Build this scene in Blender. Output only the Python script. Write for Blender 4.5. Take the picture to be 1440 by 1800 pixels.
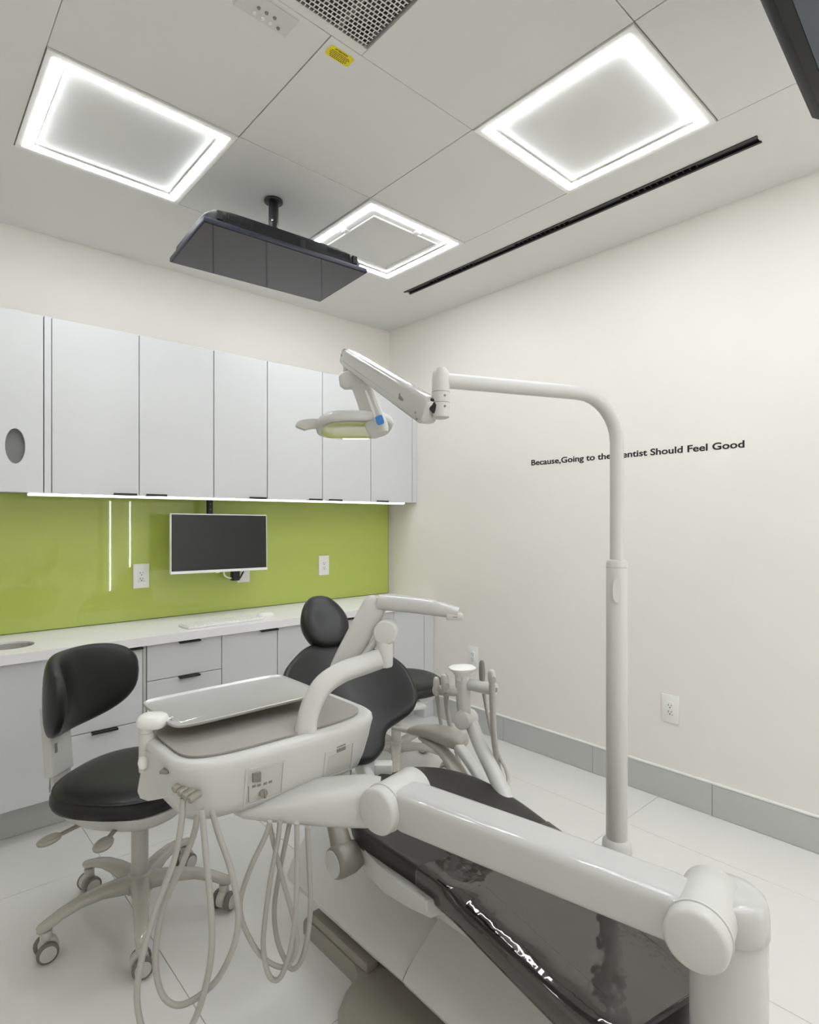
import bpy, bmesh, math, random
from mathutils import Vector, Matrix
from mathutils.bvhtree import BVHTree
from math import sin, cos, pi, radians
random.seed(7)
for o in list(bpy.data.objects): bpy.data.objects.remove(o)
SC = bpy.context.scene
COL = SC.collection

# ------------------------------------------------------------------ camera, world, exposure
EYE = 1.34                      # eye height, metres
YAW = radians(48.1)             # viewing direction, counter-clockwise from +X
FW = Vector((cos(YAW), sin(YAW), 0)); RT = Vector((sin(YAW), -cos(YAW), 0))
cam_d = bpy.data.cameras.new('camera'); cam = bpy.data.objects.new('camera', cam_d); COL.objects.link(cam)
cam.location = (0, 0, EYE); cam.rotation_euler = (pi/2, 0, YAW - pi/2)
cam_d.sensor_fit = 'VERTICAL'; cam_d.sensor_height = 36.0
cam_d.lens = 36.0*1020/1800; cam_d.shift_y = 14/1800; cam_d.clip_start = 0.02
SC.camera = cam
w = bpy.data.worlds.new('world'); SC.world = w; w.use_nodes = True
w.node_tree.nodes['Background'].inputs[0].default_value = (0.8, 0.82, 0.85, 1)
w.node_tree.nodes['Background'].inputs[1].default_value = 0.3
VS = SC.view_settings
VS.view_transform = 'Standard'; VS.look = 'None'; VS.gamma = 1.0; VS.use_curve_mapping = False
VS.exposure = 0.0
SC.cycles.use_denoising = True
SC.cycles.max_bounces = 12; SC.cycles.diffuse_bounces = 8; SC.cycles.glossy_bounces = 6; SC.cycles.transparent_max_bounces = 12
RING_POWER = 45.0               # emission of the light frames in the ceiling
STRIP_POWER = 9.0               # LED strip under the wall cabinets
ROD_POWER = 22.0                 # upright light rods on the wall behind the camera

# ------------------------------------------------------------------ helpers
def V(lat, d, z):               # a point given by its offset to the right, its distance and its height
    p = RT*lat + FW*d; return Vector((p.x, p.y, z))
def P(px, py, d):               # a point seen at (px, py) in the 1440 x 1800 photograph, d metres away
    return V((px-720)/1020*d, d, EYE-(py-914)/1020*d)
def lin(c):
    return tuple((v/255/12.92 if v/255 <= .04045 else ((v/255+.055)/1.055)**2.4) for v in c)
MATS = {}
def mat(name, rgb, rough=.5, metal=0., coat=0., spec=.5, bump=0., bscale=60., var=.03, vscale=4., emit=None, ior=None):
    m = bpy.data.materials.new(name); m.use_nodes = True; nt = m.node_tree; b = nt.nodes['Principled BSDF']
    b.inputs['Roughness'].default_value = rough; b.inputs['Metallic'].default_value = metal
    b.inputs['Coat Weight'].default_value = coat; b.inputs['Coat Roughness'].default_value = .05
    b.inputs['Specular IOR Level'].default_value = spec
    c = lin(rgb)
    tc = nt.nodes.new('ShaderNodeTexCoord'); no = nt.nodes.new('ShaderNodeTexNoise'); no.inputs['Scale'].default_value = vscale; no.inputs['Detail'].default_value = 4
    nt.links.new(tc.outputs['Object'], no.inputs['Vector'])
    mr = nt.nodes.new('ShaderNodeMapRange'); mr.inputs['To Min'].default_value = 1-var; mr.inputs['To Max'].default_value = 1+var
    nt.links.new(no.outputs['Fac'], mr.inputs['Value'])
    mx = nt.nodes.new('ShaderNodeVectorMath'); mx.operation = 'SCALE'; mx.inputs[0].default_value = c
    nt.links.new(mr.outputs['Result'], mx.inputs['Scale']); nt.links.new(mx.outputs['Vector'], b.inputs['Base Color'])
    if bump > 0:
        n2 = nt.nodes.new('ShaderNodeTexNoise'); n2.inputs['Scale'].default_value = bscale; n2.inputs['Detail'].default_value = 5
        nt.links.new(tc.outputs['Object'], n2.inputs['Vector'])
        bp = nt.nodes.new('ShaderNodeBump'); bp.inputs['Strength'].default_value = bump; bp.inputs['Distance'].default_value = .002
        nt.links.new(n2.outputs['Fac'], bp.inputs['Height']); nt.links.new(bp.outputs['Normal'], b.inputs['Normal'])
    if emit:
        b.inputs['Emission Color'].default_value = (.938, .966, 1, 1); b.inputs['Emission Strength'].default_value = emit
    MATS[name] = m; return m
WALL = mat('wall_paint', (229, 226, 220), .75, bump=.05, bscale=250, var=.01)
CEIL = mat('ceiling_paint', (224, 224, 221), .8, bump=.04, bscale=220, var=.01)
PANEL = mat('ceiling_panel', (222, 222, 220), .7, var=.01)
TILE = mat('floor_tile', (217, 216, 213), .16, spec=.45, var=.025, vscale=2.2)
GROUT = mat('grout', (207, 206, 202), .8)
SKIRT = mat('skirting_tile', (188, 189, 186), .3, var=.03)
CAB = mat('white_laminate', (208, 209, 210), .4, var=.01)
CABIN = mat('cabinet_carcass', (205, 206, 206), .5, var=.01)
GAP = mat('shadow_gap', (120, 120, 118), .8)
STONE = mat('white_worktop', (236, 234, 236), .35, spec=.2, var=.015, vscale=9)
GREEN = mat('green_back_painted_glass', (174, 188, 84), .6, coat=1.0, var=.01); GREEN.node_tree.nodes['Principled BSDF'].inputs['Coat Roughness'].default_value = .02
GEDGE = mat('green_glass_edge', (75, 92, 40), .3)
CREAM = mat('cream_plastic', (198, 198, 195), .34, var=.01)
CREAMG = mat('glossy_cream_enamel', (188, 188, 186), .14, spec=.5, coat=.4, var=.01)
PLATE = mat('pale_plate', (209, 209, 208), .6, var=.01)
PEARL = mat('pale_grey_plastic', (190, 189, 183), .35, var=.015)
TAUPE = mat('taupe_plastic', (148, 143, 133), .3, var=.02)
ARMPAD = mat('armrest_vinyl', (170, 166, 158), .5, var=.015)
TAUPEG = mat('glossy_taupe_enamel', (176, 172, 163), .1, coat=.6, var=.015)
HOSE = mat('grey_hose', (168, 166, 160), .4, var=.02)
BLACKV = mat('black_upholstery', (27, 27, 26), .38, spec=.4, bump=.12, bscale=420, var=.05)
BROWNV = mat('dark_seat_upholstery', (46, 43, 40), .38, spec=.4, bump=.12, bscale=420, var=.05)
BLACK = mat('black_plastic', (22, 22, 24), .35)
SHELLB = mat('matt_black_shell', (24, 24, 26), .62, spec=.25)
HUBM = mat('dark_taupe_plastic', (136, 131, 122), .3, var=.02)
BLACKM = mat('black_metal', (26, 26, 27), .45)
NAVY = mat('dark_blue_bezel', (36, 38, 54), .5)
SCREEN = mat('dark_screen', (28, 29, 30), .22, spec=.5, var=.01)
SCREENG = mat('glossy_dark_screen', (28, 21, 20), .06, spec=.48, var=.01)
SCREENB = mat('bluish_dark_screen', (44, 52, 58), .4, spec=.35, var=.01)
STEEL = mat('stainless_steel', (205, 204, 201), .42, metal=1., var=.02)
CHROME = mat('chrome', (215, 215, 213), .1, metal=1.)
MAT_G = mat('grey_silicone', (150, 147, 141), .55, var=.02)
WHITEP = mat('white_plastic', (232, 232, 229), .3, var=.01)
DARK = mat('dark_slot', (25, 25, 25), .7)
MIDG = mat('mid_grey_plastic', (128, 127, 122), .4)
WHEEL = mat('grey_caster_tyre', (112, 110, 105), .45)
YELLOW = mat('yellow_sticker', (232, 212, 18), .5)
BLUE = mat('blue_sticker', (72, 138, 212), .4)
LENS = mat('lens_green_reflection', (200, 206, 150), .12, coat=.8)  # green reflected from the glass wall is put into the lens colour
GALV = mat('grey_duct_metal', (105, 105, 102), .5)
INK = mat('black_lettering', (14, 14, 14), .6)
RING = mat('light_frame_diffuser', (255, 255, 255), .5, emit=RING_POWER)
STRIP = mat('led_strip', (255, 255, 255), .5, emit=STRIP_POWER)
ROD = mat('light_rod', (255, 255, 255), .5, emit=ROD_POWER)
def film_material():
    m = bpy.data.materials.new('clear_vinyl_film'); m.use_nodes = True; nt = m.node_tree
    for n in list(nt.nodes): nt.nodes.remove(n)
    out = nt.nodes.new('ShaderNodeOutputMaterial'); mix = nt.nodes.new('ShaderNodeMixShader')
    tr = nt.nodes.new('ShaderNodeBsdfTransparent'); gl = nt.nodes.new('ShaderNodeBsdfGlossy'); fr = nt.nodes.new('ShaderNodeFresnel')
    tr.inputs[0].default_value = (.96, .95, .94, 1); gl.inputs['Roughness'].default_value = .06; gl.inputs[0].default_value = (1, .95, .92, 1)
    fr.inputs['IOR'].default_value = 1.95
    tc = nt.nodes.new('ShaderNodeTexCoord'); no = nt.nodes.new('ShaderNodeTexNoise'); no.inputs['Scale'].default_value = 9; no.inputs['Detail'].default_value = 3
    bp = nt.nodes.new('ShaderNodeBump'); bp.inputs['Strength'].default_value = .35; bp.inputs['Distance'].default_value = .012
    nt.links.new(tc.outputs['Object'], no.inputs['Vector']); nt.links.new(no.outputs['Fac'], bp.inputs['Height'])
    nt.links.new(bp.outputs['Normal'], gl.inputs['Normal']); nt.links.new(bp.outputs['Normal'], fr.inputs['Normal'])
    nt.links.new(fr.outputs[0], mix.inputs[0]); nt.links.new(tr.outputs[0], mix.inputs[1]); nt.links.new(gl.outputs[0], mix.inputs[2])
    nt.links.new(mix.outputs[0], out.inputs[0]); return m
FILM = film_material()

WM = {}                          # world matrix of each object made here
def obj(name, bm, m, parent=None, angle=40, local=False, smooth=True):
    """link a bmesh (world coordinates, or the parent's own when local) as ONE mesh object"""
    bmesh.ops.recalc_face_normals(bm, faces=bm.faces)
    if parent is not None:
        if not local: bm.transform(WM[parent.name].inverted())
        M = WM[parent.name].copy()
    else:
        xs = [v.co for v in bm.verts]
        o3 = Vector(((min(v.x for v in xs)+max(v.x for v in xs))/2, (min(v.y for v in xs)+max(v.y for v in xs))/2, min(v.z for v in xs)))
        bm.transform(Matrix.Translation(-o3)); M = Matrix.Translation(o3)
    me = bpy.data.meshes.new(name); bm.to_mesh(me); bm.free()
    for mm in (m if isinstance(m, (list, tuple)) else [m]): me.materials.append(mm)
    if smooth:
        for p in me.polygons: p.use_smooth = True
        me.set_sharp_from_angle(angle=radians(angle))
    o = bpy.data.objects.new(name, me); COL.objects.link(o)
    if parent is not None: o.parent = parent
    else: o.location = M.translation
    WM[o.name] = M; return o
def tag(o, label=None, cat=None, group=None, kind=None):
    for k, v in (('label', label), ('category', cat), ('group', group), ('kind', kind)):
        if v: o[k] = v
    return o
def thing(name, label, cat, loc=(0, 0, 0), rz=0, group=None):
    o = bpy.data.objects.new(name, None); COL.objects.link(o); o.location = loc; o.rotation_euler = (0, 0, rz)
    o.empty_display_size = .1
    WM[o.name] = Matrix.Translation(loc) @ Matrix.Rotation(rz, 4, 'Z'); return tag(o, label, cat, group)
def dup(root, loc, rz=0, label=None, skip=()):
    r = root.copy(); COL.objects.link(r); r.location = loc; r.rotation_euler = (0, 0, rz)
    if label: r['label'] = label
    WM[r.name] = Matrix.Translation(loc) @ Matrix.Rotation(rz, 4, 'Z')
    for ch in list(root.children):
        if ch.name.split('.')[0] in skip: continue
        c = ch.copy(); COL.objects.link(c); c.parent = r
        for g in list(ch.children):
            d = g.copy(); COL.objects.link(d); d.parent = c
    return r
def BM(): return bmesh.new()
def box(bm, lo, hi, bev=0., seg=2, mi=0, M=None):
    lo, hi = Vector(lo), Vector(hi)
    r = bmesh.ops.create_cube(bm, size=1.0)
    vs = r['verts']; c = (lo+hi)/2; s = hi-lo
    for v in vs: v.co = Vector((v.co.x*s.x, v.co.y*s.y, v.co.z*s.z))+c
    fs = list({f for v in vs for f in v.link_faces})
    if bev > 0:
        es = list({e for f in fs for e in f.edges})
        g = bmesh.ops.bevel(bm, geom=es, offset=bev, segments=seg, affect='EDGES', profile=.5)
        fs = list(set(g['faces']) | {f for f in fs if f.is_valid}); vs = list({v for f in fs for v in f.verts})
        # every vertex of this island
        seen = set(vs); stack = list(vs)
        while stack:
            for e in stack.pop().link_edges:
                for q in e.verts:
                    if q not in seen: seen.add(q); stack.append(q)
        vs = list(seen); fs = list({f for v in vs for f in v.link_faces})
    for f in fs: f.material_index = mi
    if M is not None:
        for v in vs: v.co = M @ v.co
    return vs
def frame(d, up=None):
    d = d.normalized(); up = up or (Vector((0, 0, 1)) if abs(d.z) < .95 else Vector((1, 0, 0)))
    x = up.cross(d).normalized(); y = d.cross(x).normalized(); return x, y, d
def loft(bm, rings, cap=True, mi=0):
    vr = [[bm.verts.new(p) for p in r] for r in rings]; n = len(vr[0]); fs = []
    for a, b in zip(vr, vr[1:]):
        for i in range(n):
            fs.append(bm.faces.new((a[i], a[(i+1) % n], b[(i+1) % n], b[i])))
    if cap:
        fs.append(bm.faces.new(vr[0][::-1])); fs.append(bm.faces.new(vr[-1]))
    for f in fs: f.material_index = mi
    return vr
def spline(pts, k=6):
    """Catmull-Rom through the points"""
    pts = [Vector(p) for p in pts]; out = []
    for i in range(len(pts)-1):
        p0 = pts[i-1] if i else pts[0]*2-pts[1]; p1, p2 = pts[i], pts[i+1]
        p3 = pts[i+2] if i+2 < len(pts) else pts[-1]*2-pts[-2]
        for j in range(k):
            t = j/k
            out.append(.5*((2*p1)+(p2-p0)*t+(2*p0-5*p1+4*p2-p3)*t*t+(3*p1-p0-3*p2+p3)*t**3))
    out.append(pts[-1]); return out
def tube(bm, pts, r, n=12, flat=1., k=0, mi=0, p=2., up=None, cap=True):
    """a bar swept along pts; r one radius or one per point; flat scales its height"""
    if k:
        m = len(pts); rr = r if isinstance(r, (list, tuple)) else [r]*m
        q = spline([Vector((a, 0, 0)) for a in rr], k); r = [v.x for v in q]; pts = spline(pts, k)
    pts = [Vector(a) for a in pts]; rr = r if isinstance(r, (list, tuple)) else [r]*len(pts)
    d0 = (pts[1]-pts[0]).normalized(); x, y, _ = frame(d0, up); rings = []
    for i, c in enumerate(pts):
        d = ((pts[i+1] if i+1 < len(pts) else c)-(pts[i-1] if i else c)).normalized()
        x = (x-d*x.dot(d)).normalized(); y = d.cross(x)
        ring = []
        for j in range(n):
            a = 2*pi*j/n; cx, cy = cos(a), sin(a)
            if p != 2.:
                cx = abs(cx)**(2/p)*(1 if cx >= 0 else -1); cy = abs(cy)**(2/p)*(1 if cy >= 0 else -1)
            ring.append(c+x*cx*rr[i]+y*cy*rr[i]*flat)
        rings.append(ring)
    return loft(bm, rings, cap, mi)
def lathe(bm, prof, o, axis=(0, 0, 1), n=28, mi=0, cap=True):
    """prof: (radius, height) pairs along axis from o"""
    o = Vector(o); x, y, d = frame(Vector(axis)); rings = []
    for r, h in prof:
        r = max(r, 1e-4); rings.append([o+d*h+(x*cos(2*pi*j/n)+y*sin(2*pi*j/n))*r for j in range(n)])
    return loft(bm, rings, cap, mi)
def rod(bm, a, b, r, n=20, e=.004, mi=0):
    a, b = Vector(a), Vector(b); L = (b-a).length; e = min(e, r*.9, L*.45)
    return lathe(bm, [(r-e, 0), (r-e*.3, e*.3), (r, e), (r, L-e), (r-e*.3, L-e*.3), (r-e, L)], a, b-a, n, mi)
def sring(c, ax, ay, a, b, n=32, p=4.):
    out = []
    for j in range(n):
        t = 2*pi*j/n; u, v = cos(t), sin(t)
        u = abs(u)**(2/p)*(1 if u >= 0 else -1); v = abs(v)**(2/p)*(1 if v >= 0 else -1)
        out.append(Vector(c)+Vector(ax)*u*a+Vector(ay)*v*b)
    return out
X3, Y3, Z3 = Vector((1, 0, 0)), Vector((0, 1, 0)), Vector((0, 0, 1))
def plate_hole(bm, u0, u1, v0, v1, cu, cv, ru, rv, t0, t1, fn, n=48, mi=0):
    """rectangular plate with an elliptical hole; fn(u, v, t) gives the point"""
    ang = sorted({round(2*pi*i/n, 6) for i in range(n)} | {round(math.atan2(v-cv, u-cu) % (2*pi), 6) for u in (u0, u1) for v in (v0, v1)})
    def rim(a):
        du, dv = cos(a), sin(a); s = 1e9
        if du > 1e-9: s = min(s, (u1-cu)/du)
        if du < -1e-9: s = min(s, (u0-cu)/du)
        if dv > 1e-9: s = min(s, (v1-cv)/dv)
        if dv < -1e-9: s = min(s, (v0-cv)/dv)
        return cu+du*s, cv+dv*s
    def ell(a):
        s = 1/math.sqrt((cos(a)/ru)**2+(sin(a)/rv)**2); return cu+cos(a)*s, cv+sin(a)*s
    I0 = [bm.verts.new(fn(*ell(a), t0)) for a in ang]; I1 = [bm.verts.new(fn(*ell(a), t1)) for a in ang]
    O0 = [bm.verts.new(fn(*rim(a), t0)) for a in ang]; O1 = [bm.verts.new(fn(*rim(a), t1)) for a in ang]
    m = len(ang)
    for i in range(m):
        j = (i+1) % m
        for q in ((I0[i], I0[j], O0[j], O0[i]), (I1[i], O1[i], O1[j], I1[j]), (I0[i], I1[i], I1[j], I0[j]), (O0[i], O0[j], O1[j], O1[i])):
            bm.faces.new(q).material_index = mi
def text_obj(name, body, size, M, m, parent, length=None, thick=0.0, ext=.0006):
    cu = bpy.data.curves.new(name, 'FONT'); cu.body = body; cu.size = size; cu.extrude = ext; cu.offset = thick; cu.resolution_u = 4
    t = bpy.data.objects.new(name, cu); COL.objects.link(t)
    dg = bpy.context.evaluated_depsgraph_get(); me = bpy.data.meshes.new_from_object(t.evaluated_get(dg))
    bpy.data.objects.remove(t); bm = BM(); bm.from_mesh(me); bpy.data.meshes.remove(me)
    if length:
        x0 = min(v.co.x for v in bm.verts); x1 = max(v.co.x for v in bm.verts); s = length/(x1-x0)
        for v in bm.verts: v.co.x = (v.co.x-x0)*s
    bm.transform(M); return obj(name, bm, m, parent, smooth=False)

# ------------------------------------------------------------------ room
XL, XR, YN, YF, ZC = -.62, 2.785, -1.95, 3.332, 2.748
def struct(name, bm, m, parent=None): return tag(obj(name, bm, m, parent, smooth=False), kind='structure')
b = BM(); box(b, (XL, YN, -.06), (XR, YF, -.006)); floor = struct('floor', b, GROUT)
for xi, x0 in enumerate((-.573, .027, .627, 1.227, 1.827, 2.427)):
    for y0 in (-2.313, -1.113, .087, 1.287, 2.487):
        lo = (max(x0, XL)+.0008, max(y0, YN)+.0008, -.006); hi = (min(x0+.6, XR)-.0008, min(y0+1.2, YF)-.0008, 0)
        b = BM(); box(b, lo, hi, .0006, 1); obj('floor_tile', b, TILE, floor)
b = BM(); box(b, (XL-.1, YF, -.06), (XR+.1, YF+.1, ZC+.1)); struct('wall_far', b, WALL)
b = BM(); box(b, (XR, YN, -.06), (XR+.1, YF, ZC+.1)); wall_right = struct('wall_right', b, WALL)
b = BM(); box(b, (XL-.1, YN, -.06), (XL, YF, ZC+.1)); struct('wall_left', b, WALL)
b = BM(); box(b, (XL-.1, YN-.1, -.06), (XR+.1, YN, ZC+.1)); struct('wall_near', b, WALL)
# ceiling: plaster border with a panel field and a slot for the linear light
GX = (.348, .958, 1.568, 2.178); GY = (-1.643, -1.033, -.423, .187, .797, 1.407, 2.005, 2.615)
TX0, TX1, TY0, TY1 = 2.372, 2.412, .735, 2.685
b = BM()
for lo, hi in (((XL, YN), (GX[0], YF)), ((GX[0], YN), (GX[3], GY[0])), ((GX[0], GY[7]), (GX[3], YF)), ((GX[3], YN), (TX0, YF)),
               ((TX1, YN), (XR, YF)), ((TX0, YN), (TX1, TY0)), ((TX0, TY1), (TX1, YF))):
    box(b, (*lo, ZC), (*hi, ZC+.1))
box(b, (GX[0], GY[0], ZC+.3), (GX[3], GY[7], ZC+.32)); box(b, (TX0, TY0, ZC+.06), (TX1, TY1, ZC+.1))
for lo, hi in (((GX[0]-.02, GY[0]), (GX[0], GY[7])), ((GX[3], GY[0]), (GX[3]+.02, GY[7])), ((GX[0], GY[0]-.02), (GX[3], GY[0])), ((GX[0], GY[7]), (GX[3], GY[7]+.02))):
    box(b, (*lo, ZC+.1), (*hi, ZC+.32))
ceiling = struct('ceiling', b, CEIL)
b = BM()
for x in GX[1:3]: box(b, (x-.008, GY[0], ZC+.004), (x+.008, GY[7], ZC+.03))
for y in GY[1:7]: box(b, (GX[0], y-.008, ZC+.0045), (GX[3], y+.008, ZC+.0295))
obj('ceiling_grid', b, MIDG, ceiling)
LIGHTS = {(0, 6), (2, 6), (2, 4), (0, 2), (2, 2), (0, 0), (2, 0)}; DUCT = {(0, 4), (1, 4)}
for i in range(3):
    for j in range(7):
        if (i, j) in LIGHTS or (i, j) in DUCT: continue
        b = BM(); box(b, (GX[i]+.0018, GY[j]+.0018, ZC), (GX[i+1]-.0018, GY[j+1]-.0018, ZC+.02), .001, 1); obj('ceiling_panel', b, PANEL, ceiling)
# panels of the ventilation row, cut round the perforated grille
DX0, DX1, DY0, DY1 = .50, 1.055, .80, 1.378
for lo, hi in (((GX[0], GY[4]), (DX0, GY[5])), ((DX0, DY1), (DX1+.012, GY[5])), ((DX1+.012, GY[4]), (GX[2], GY[5]))):
    b = BM(); box(b, (lo[0]+.001, lo[1]+.001, ZC), (hi[0]-.001, hi[1]-.001, ZC+.02)); obj('ceiling_panel', b, PANEL, ceiling)
# skirting of grey tiles with a white trim along the right wall
b = BM(); box(b, (XR-.004, YN, 0), (XR, 2.85, .143)); bb = struct('baseboard_right', b, GROUT)
y = 2.84
while y > YN:
    y0 = max(y-.6, YN); b = BM(); box(b, (XR-.011, y0+.001, .001), (XR-.004, y-.001, .142), .001, 1); obj('skirting_tile', b, SKIRT, bb); y -= .6
b = BM(); box(b, (XR-.013, YN, .143), (XR, 2.85, .152), .002, 2); struct('trim_1', b, WHITEP)
# lettering on the right wall
M = Matrix.Translation((XR, 2.041, 1.658)) @ Matrix(((0, 0, -1, 0), (-1, 0, 0, 0), (0, 1, 0, 0), (0, 0, 0, 1)))
t = thing('wall_lettering', 'black lettering reading Because,Going to the Dentist Should Feel Good on the right wall', 'lettering', (XR-.001, 1.475, 1.66))
whole = text_obj('letters', 'Because,Going to the Dentist Should Feel Good', .0445, Matrix(), INK, None, length=1.131, thick=.0010, ext=.001)
src = BM(); src.from_mesh(whole.data); src.transform(WM[whole.name]); bpy.data.objects.remove(whole); isl = []; seen = set()
for v in src.verts:                                     # one part per letter
    if v in seen: continue
    st_, comp = [v], []; seen.add(v)
    while st_:
        q = st_.pop(); comp.append(q)
        for e in q.link_edges:
            for r in e.verts:
                if r not in seen: seen.add(r); st_.append(r)
    isl.append((min(c.co.x for c in comp), max(c.co.x for c in comp), comp))
isl.sort(key=lambda a: a[0]); groups = []
for a in isl:
    if groups and a[0] < groups[-1][1]-.0005: groups[-1][1] = max(groups[-1][1], a[1]); groups[-1][2] += a[2]
    else: groups.append([a[0], a[1], list(a[2])])
for x0, x1, vs in groups:
    b = BM(); mp = {v: b.verts.new(v.co) for v in vs}
    for f in {f for v in vs for f in v.link_faces}: b.faces.new([mp[v] for v in f.verts])
    b.transform(M); obj('letter', b, INK, t, smooth=False)
src.free()

# ------------------------------------------------------------------ ceiling lights
def ceiling_light(i, j, label, fancy=False):
    x0, x1, y0, y1 = GX[i]+.003, GX[i+1]-.003, GY[j]+.003, GY[j+1]-.003
    t = thing('ceiling_light', label, 'ceiling light', ((x0+x1)/2, (y0+y1)/2, ZC-.02), 0, 'square light frames in the ceiling')
    def sq(bm, a, c, z0, z1, bev=.0):
        box(bm, (x0+a, y0+a, z0), (x1-a, y0+c, z1), bev, 1); box(bm, (x0+a, y1-c, z0), (x1-a, y1-a, z1), bev, 1)
        box(bm, (x0+a, y0+c, z0), (x0+c, y1-c, z1), bev, 1); box(bm, (x1-c, y0+c, z0), (x1-a, y1-c, z1), bev, 1)
    b = BM(); sq(b, 0, .020, ZC-.0052, ZC+.02); obj('frame', b, WHITEP, t)
    b = BM(); sq(b, .023, .052, ZC-.007, ZC+.004); obj('light_ring', b, RING, t)
    b = BM(); sq(b, .052, .0535, ZC-.004, ZC+.006); obj('ring_lip', b, PEARL, t)
    if fancy:
        b = BM(); sq(b, .06, .10, ZC+.002, ZC+.016); obj('inner_trim', b, CREAM, t)
        b = BM(); sq(b, .098, .104, ZC-.005, ZC+.016); obj('clear_bead', b, WHITEP, t)
        for (cx, cy) in (((x0+.085), y0+.30), (x1-.25, y0+.085)):
            b = BM(); box(b, (cx-.018, cy-.018, ZC-.008), (cx+.018, cy+.018, ZC+.004), .006, 2); obj('clip', b, WHITEP, t)
    b = BM(); box(b, (x0+.02, y0+.02, ZC+.004), (x1-.02, y1-.02, ZC+.018)); obj('centre_panel', b, PANEL, t)
    return t
ceiling_light(0, 6, 'square lit frame in the ceiling, left of the hanging television')
ceiling_light(2, 6, 'square lit frame in the ceiling with a stepped inner border, behind the hanging television', True)
ceiling_light(2, 4, 'square lit frame in the ceiling beside the black linear light, nearest the right wall')
ceiling_light(0, 2, 'added unseen lit frame in the ceiling straight above the camera, left row')  # this pair is out of view, added to light the foreground
ceiling_light(2, 2, 'added unseen lit frame in the ceiling straight above the camera, right row')
ceiling_light(0, 0, 'added unseen lit frame in the ceiling farthest behind the camera, left row')  # rear pair, unseen, added to brighten the camera-facing surfaces
ceiling_light(2, 0, 'added unseen lit frame in the ceiling farthest behind the camera, right row')
# black linear light
t = thing('linear_track_light', 'long black recessed linear light along the ceiling near the right wall', 'ceiling light', (2.392, 1.71, ZC-.01))
b = BM()
for xa, xb in ((TX0+.001, TX0+.004), (TX1-.004, TX1-.001)): box(b, (xa, TY0+.001, ZC-.002), (xb, TY1-.001, ZC+.055))
box(b, (TX0+.004, TY0+.001, ZC+.045), (TX1-.004, TY1-.001, ZC+.055))
box(b, (TX0-.008, TY0-.004, ZC-.004), (TX0+.004, TY1+.004, ZC-.0005)); box(b, (TX1-.004, TY0-.004, ZC-.004), (TX1+.008, TY1+.004, ZC-.0005))
obj('channel', b, BLACKM, t)
def inset(y0, y1): 
    b = BM(); box(b, (TX0+.006, y0, ZC+.004), (TX1-.006, y1, ZC+.042), .001, 1); return b
ym = [(.955, 1.278), (1.538, 1.861), (2.145, 2.485)]
prev = TY0+.004
for (a, c) in ym+[(TY1-.004, None)]:
    if a-prev > .02: obj('blank_cover', inset(prev+.001, a-.001), BLACK, t)
    if c is None: break
    L = BM(); n = 12; s = (c-a)/n
    box(L, (TX0+.005, a, ZC+.03), (TX1-.005, c, ZC+.042)); box(L, (TX0+.005, a, ZC-.001), (TX0+.008, c, ZC+.03)); box(L, (TX1-.008, a, ZC-.001), (TX1-.005, c, ZC+.03))
    for k in range(n+1): box(L, (TX0+.008, a+k*s-.0015, ZC), (TX1-.008, a+k*s+.0015, ZC+.03))
    for k in range(n): lathe(L, [(.003, 0), (.009, -.012)], (2.392, a+(k+.5)*s, ZC+.03), (0, 0, 1), 10, mi=1)
    obj('louvre_module', L, [BLACKM, MIDG], t); prev = c
# perforated ventilation grille with its duct box
t = thing('ventilation_grille', 'white perforated ventilation grille in the ceiling above the yellow sticker', 'vent', ((DX0+DX1)/2, (DY0+DY1)/2, ZC))
b = BM()
for lo, hi in (((DX0+.002, DY0+.002), (DX0+.006, DY1-.002)), ((DX1-.006, DY0+.002), (DX1-.002, DY1-.002)), ((DX0+.006, DY0+.002), (DX1-.006, DY0+.006)), ((DX0+.006, DY1-.006), (DX1-.006, DY1-.002))):
    box(b, (*lo, ZC+.004), (*hi, ZC+.06))
for lo, hi in (((DX0+.002, DY0+.002), (DX0+.05, DY1-.002)), ((DX1-.055, DY0+.002), (DX1-.002, DY1-.002)), ((DX0+.05, DY0+.002), (DX1-.055, DY0+.05)), ((DX0+.05, DY1-.055), (DX1-.055, DY1-.002))):
    box(b, (*lo, ZC+.045), (*hi, ZC+.06))
box(b, (DX0+.04, DY0+.04, ZC+.2), (DX1-.04, DY1-.04, ZC+.21), mi=1)
for lo, hi in (((DX0+.04, DY0+.04), (DX0+.046, DY1-.04)), ((DX1-.046, DY0+.04), (DX1-.04, DY1-.04)), ((DX0+.046, DY0+.04), (DX1-.046, DY0+.046)), ((DX0+.046, DY1-.046), (DX1-.046, DY1-.04))):
    box(b, (*lo, ZC+.06), (*hi, ZC+.2), mi=1)
obj('duct_box', b, [GALV, DARK], t)  # upper walls and top coloured dark to stand for shade in the duct
b = BM(); pit = .0138; bar = .0034; nx = int((DX1-DX0)/pit); ny = int((DY1-DY0)/pit); px_, py_ = (DX1-DX0)/nx, (DY1-DY0)/ny
def quad(bm, x0, x1, y0, y1, z): bm.faces.new([bm.verts.new(q) for q in ((x0, y0, z), (x1, y0, z), (x1, y1, z), (x0, y1, z))])
for j in range(ny+1):
    y = DY0+j*py_; box(b, (DX0, y-bar/2, ZC), (DX1, y+bar/2, ZC+.0012))
for j in range(ny):
    y = DY0+j*py_; off = .5 if j % 2 else 0.
    for i in range(nx+1):
        x = DX0+(i+off)*px_
        if x <= DX1-.001: quad(b, x-bar/2, x+bar/2, y+bar/2, y+py_-bar/2, ZC+.0005)
o = obj('perforated_sheet', b, PANEL, t, smooth=False); o['kind'] = 'stuff'
t = thing('ceiling_control_panel', 'small pale ceiling control plate with seven round buttons beside the grille', 'control panel', (.80, 1.44, ZC-.004))
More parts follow.
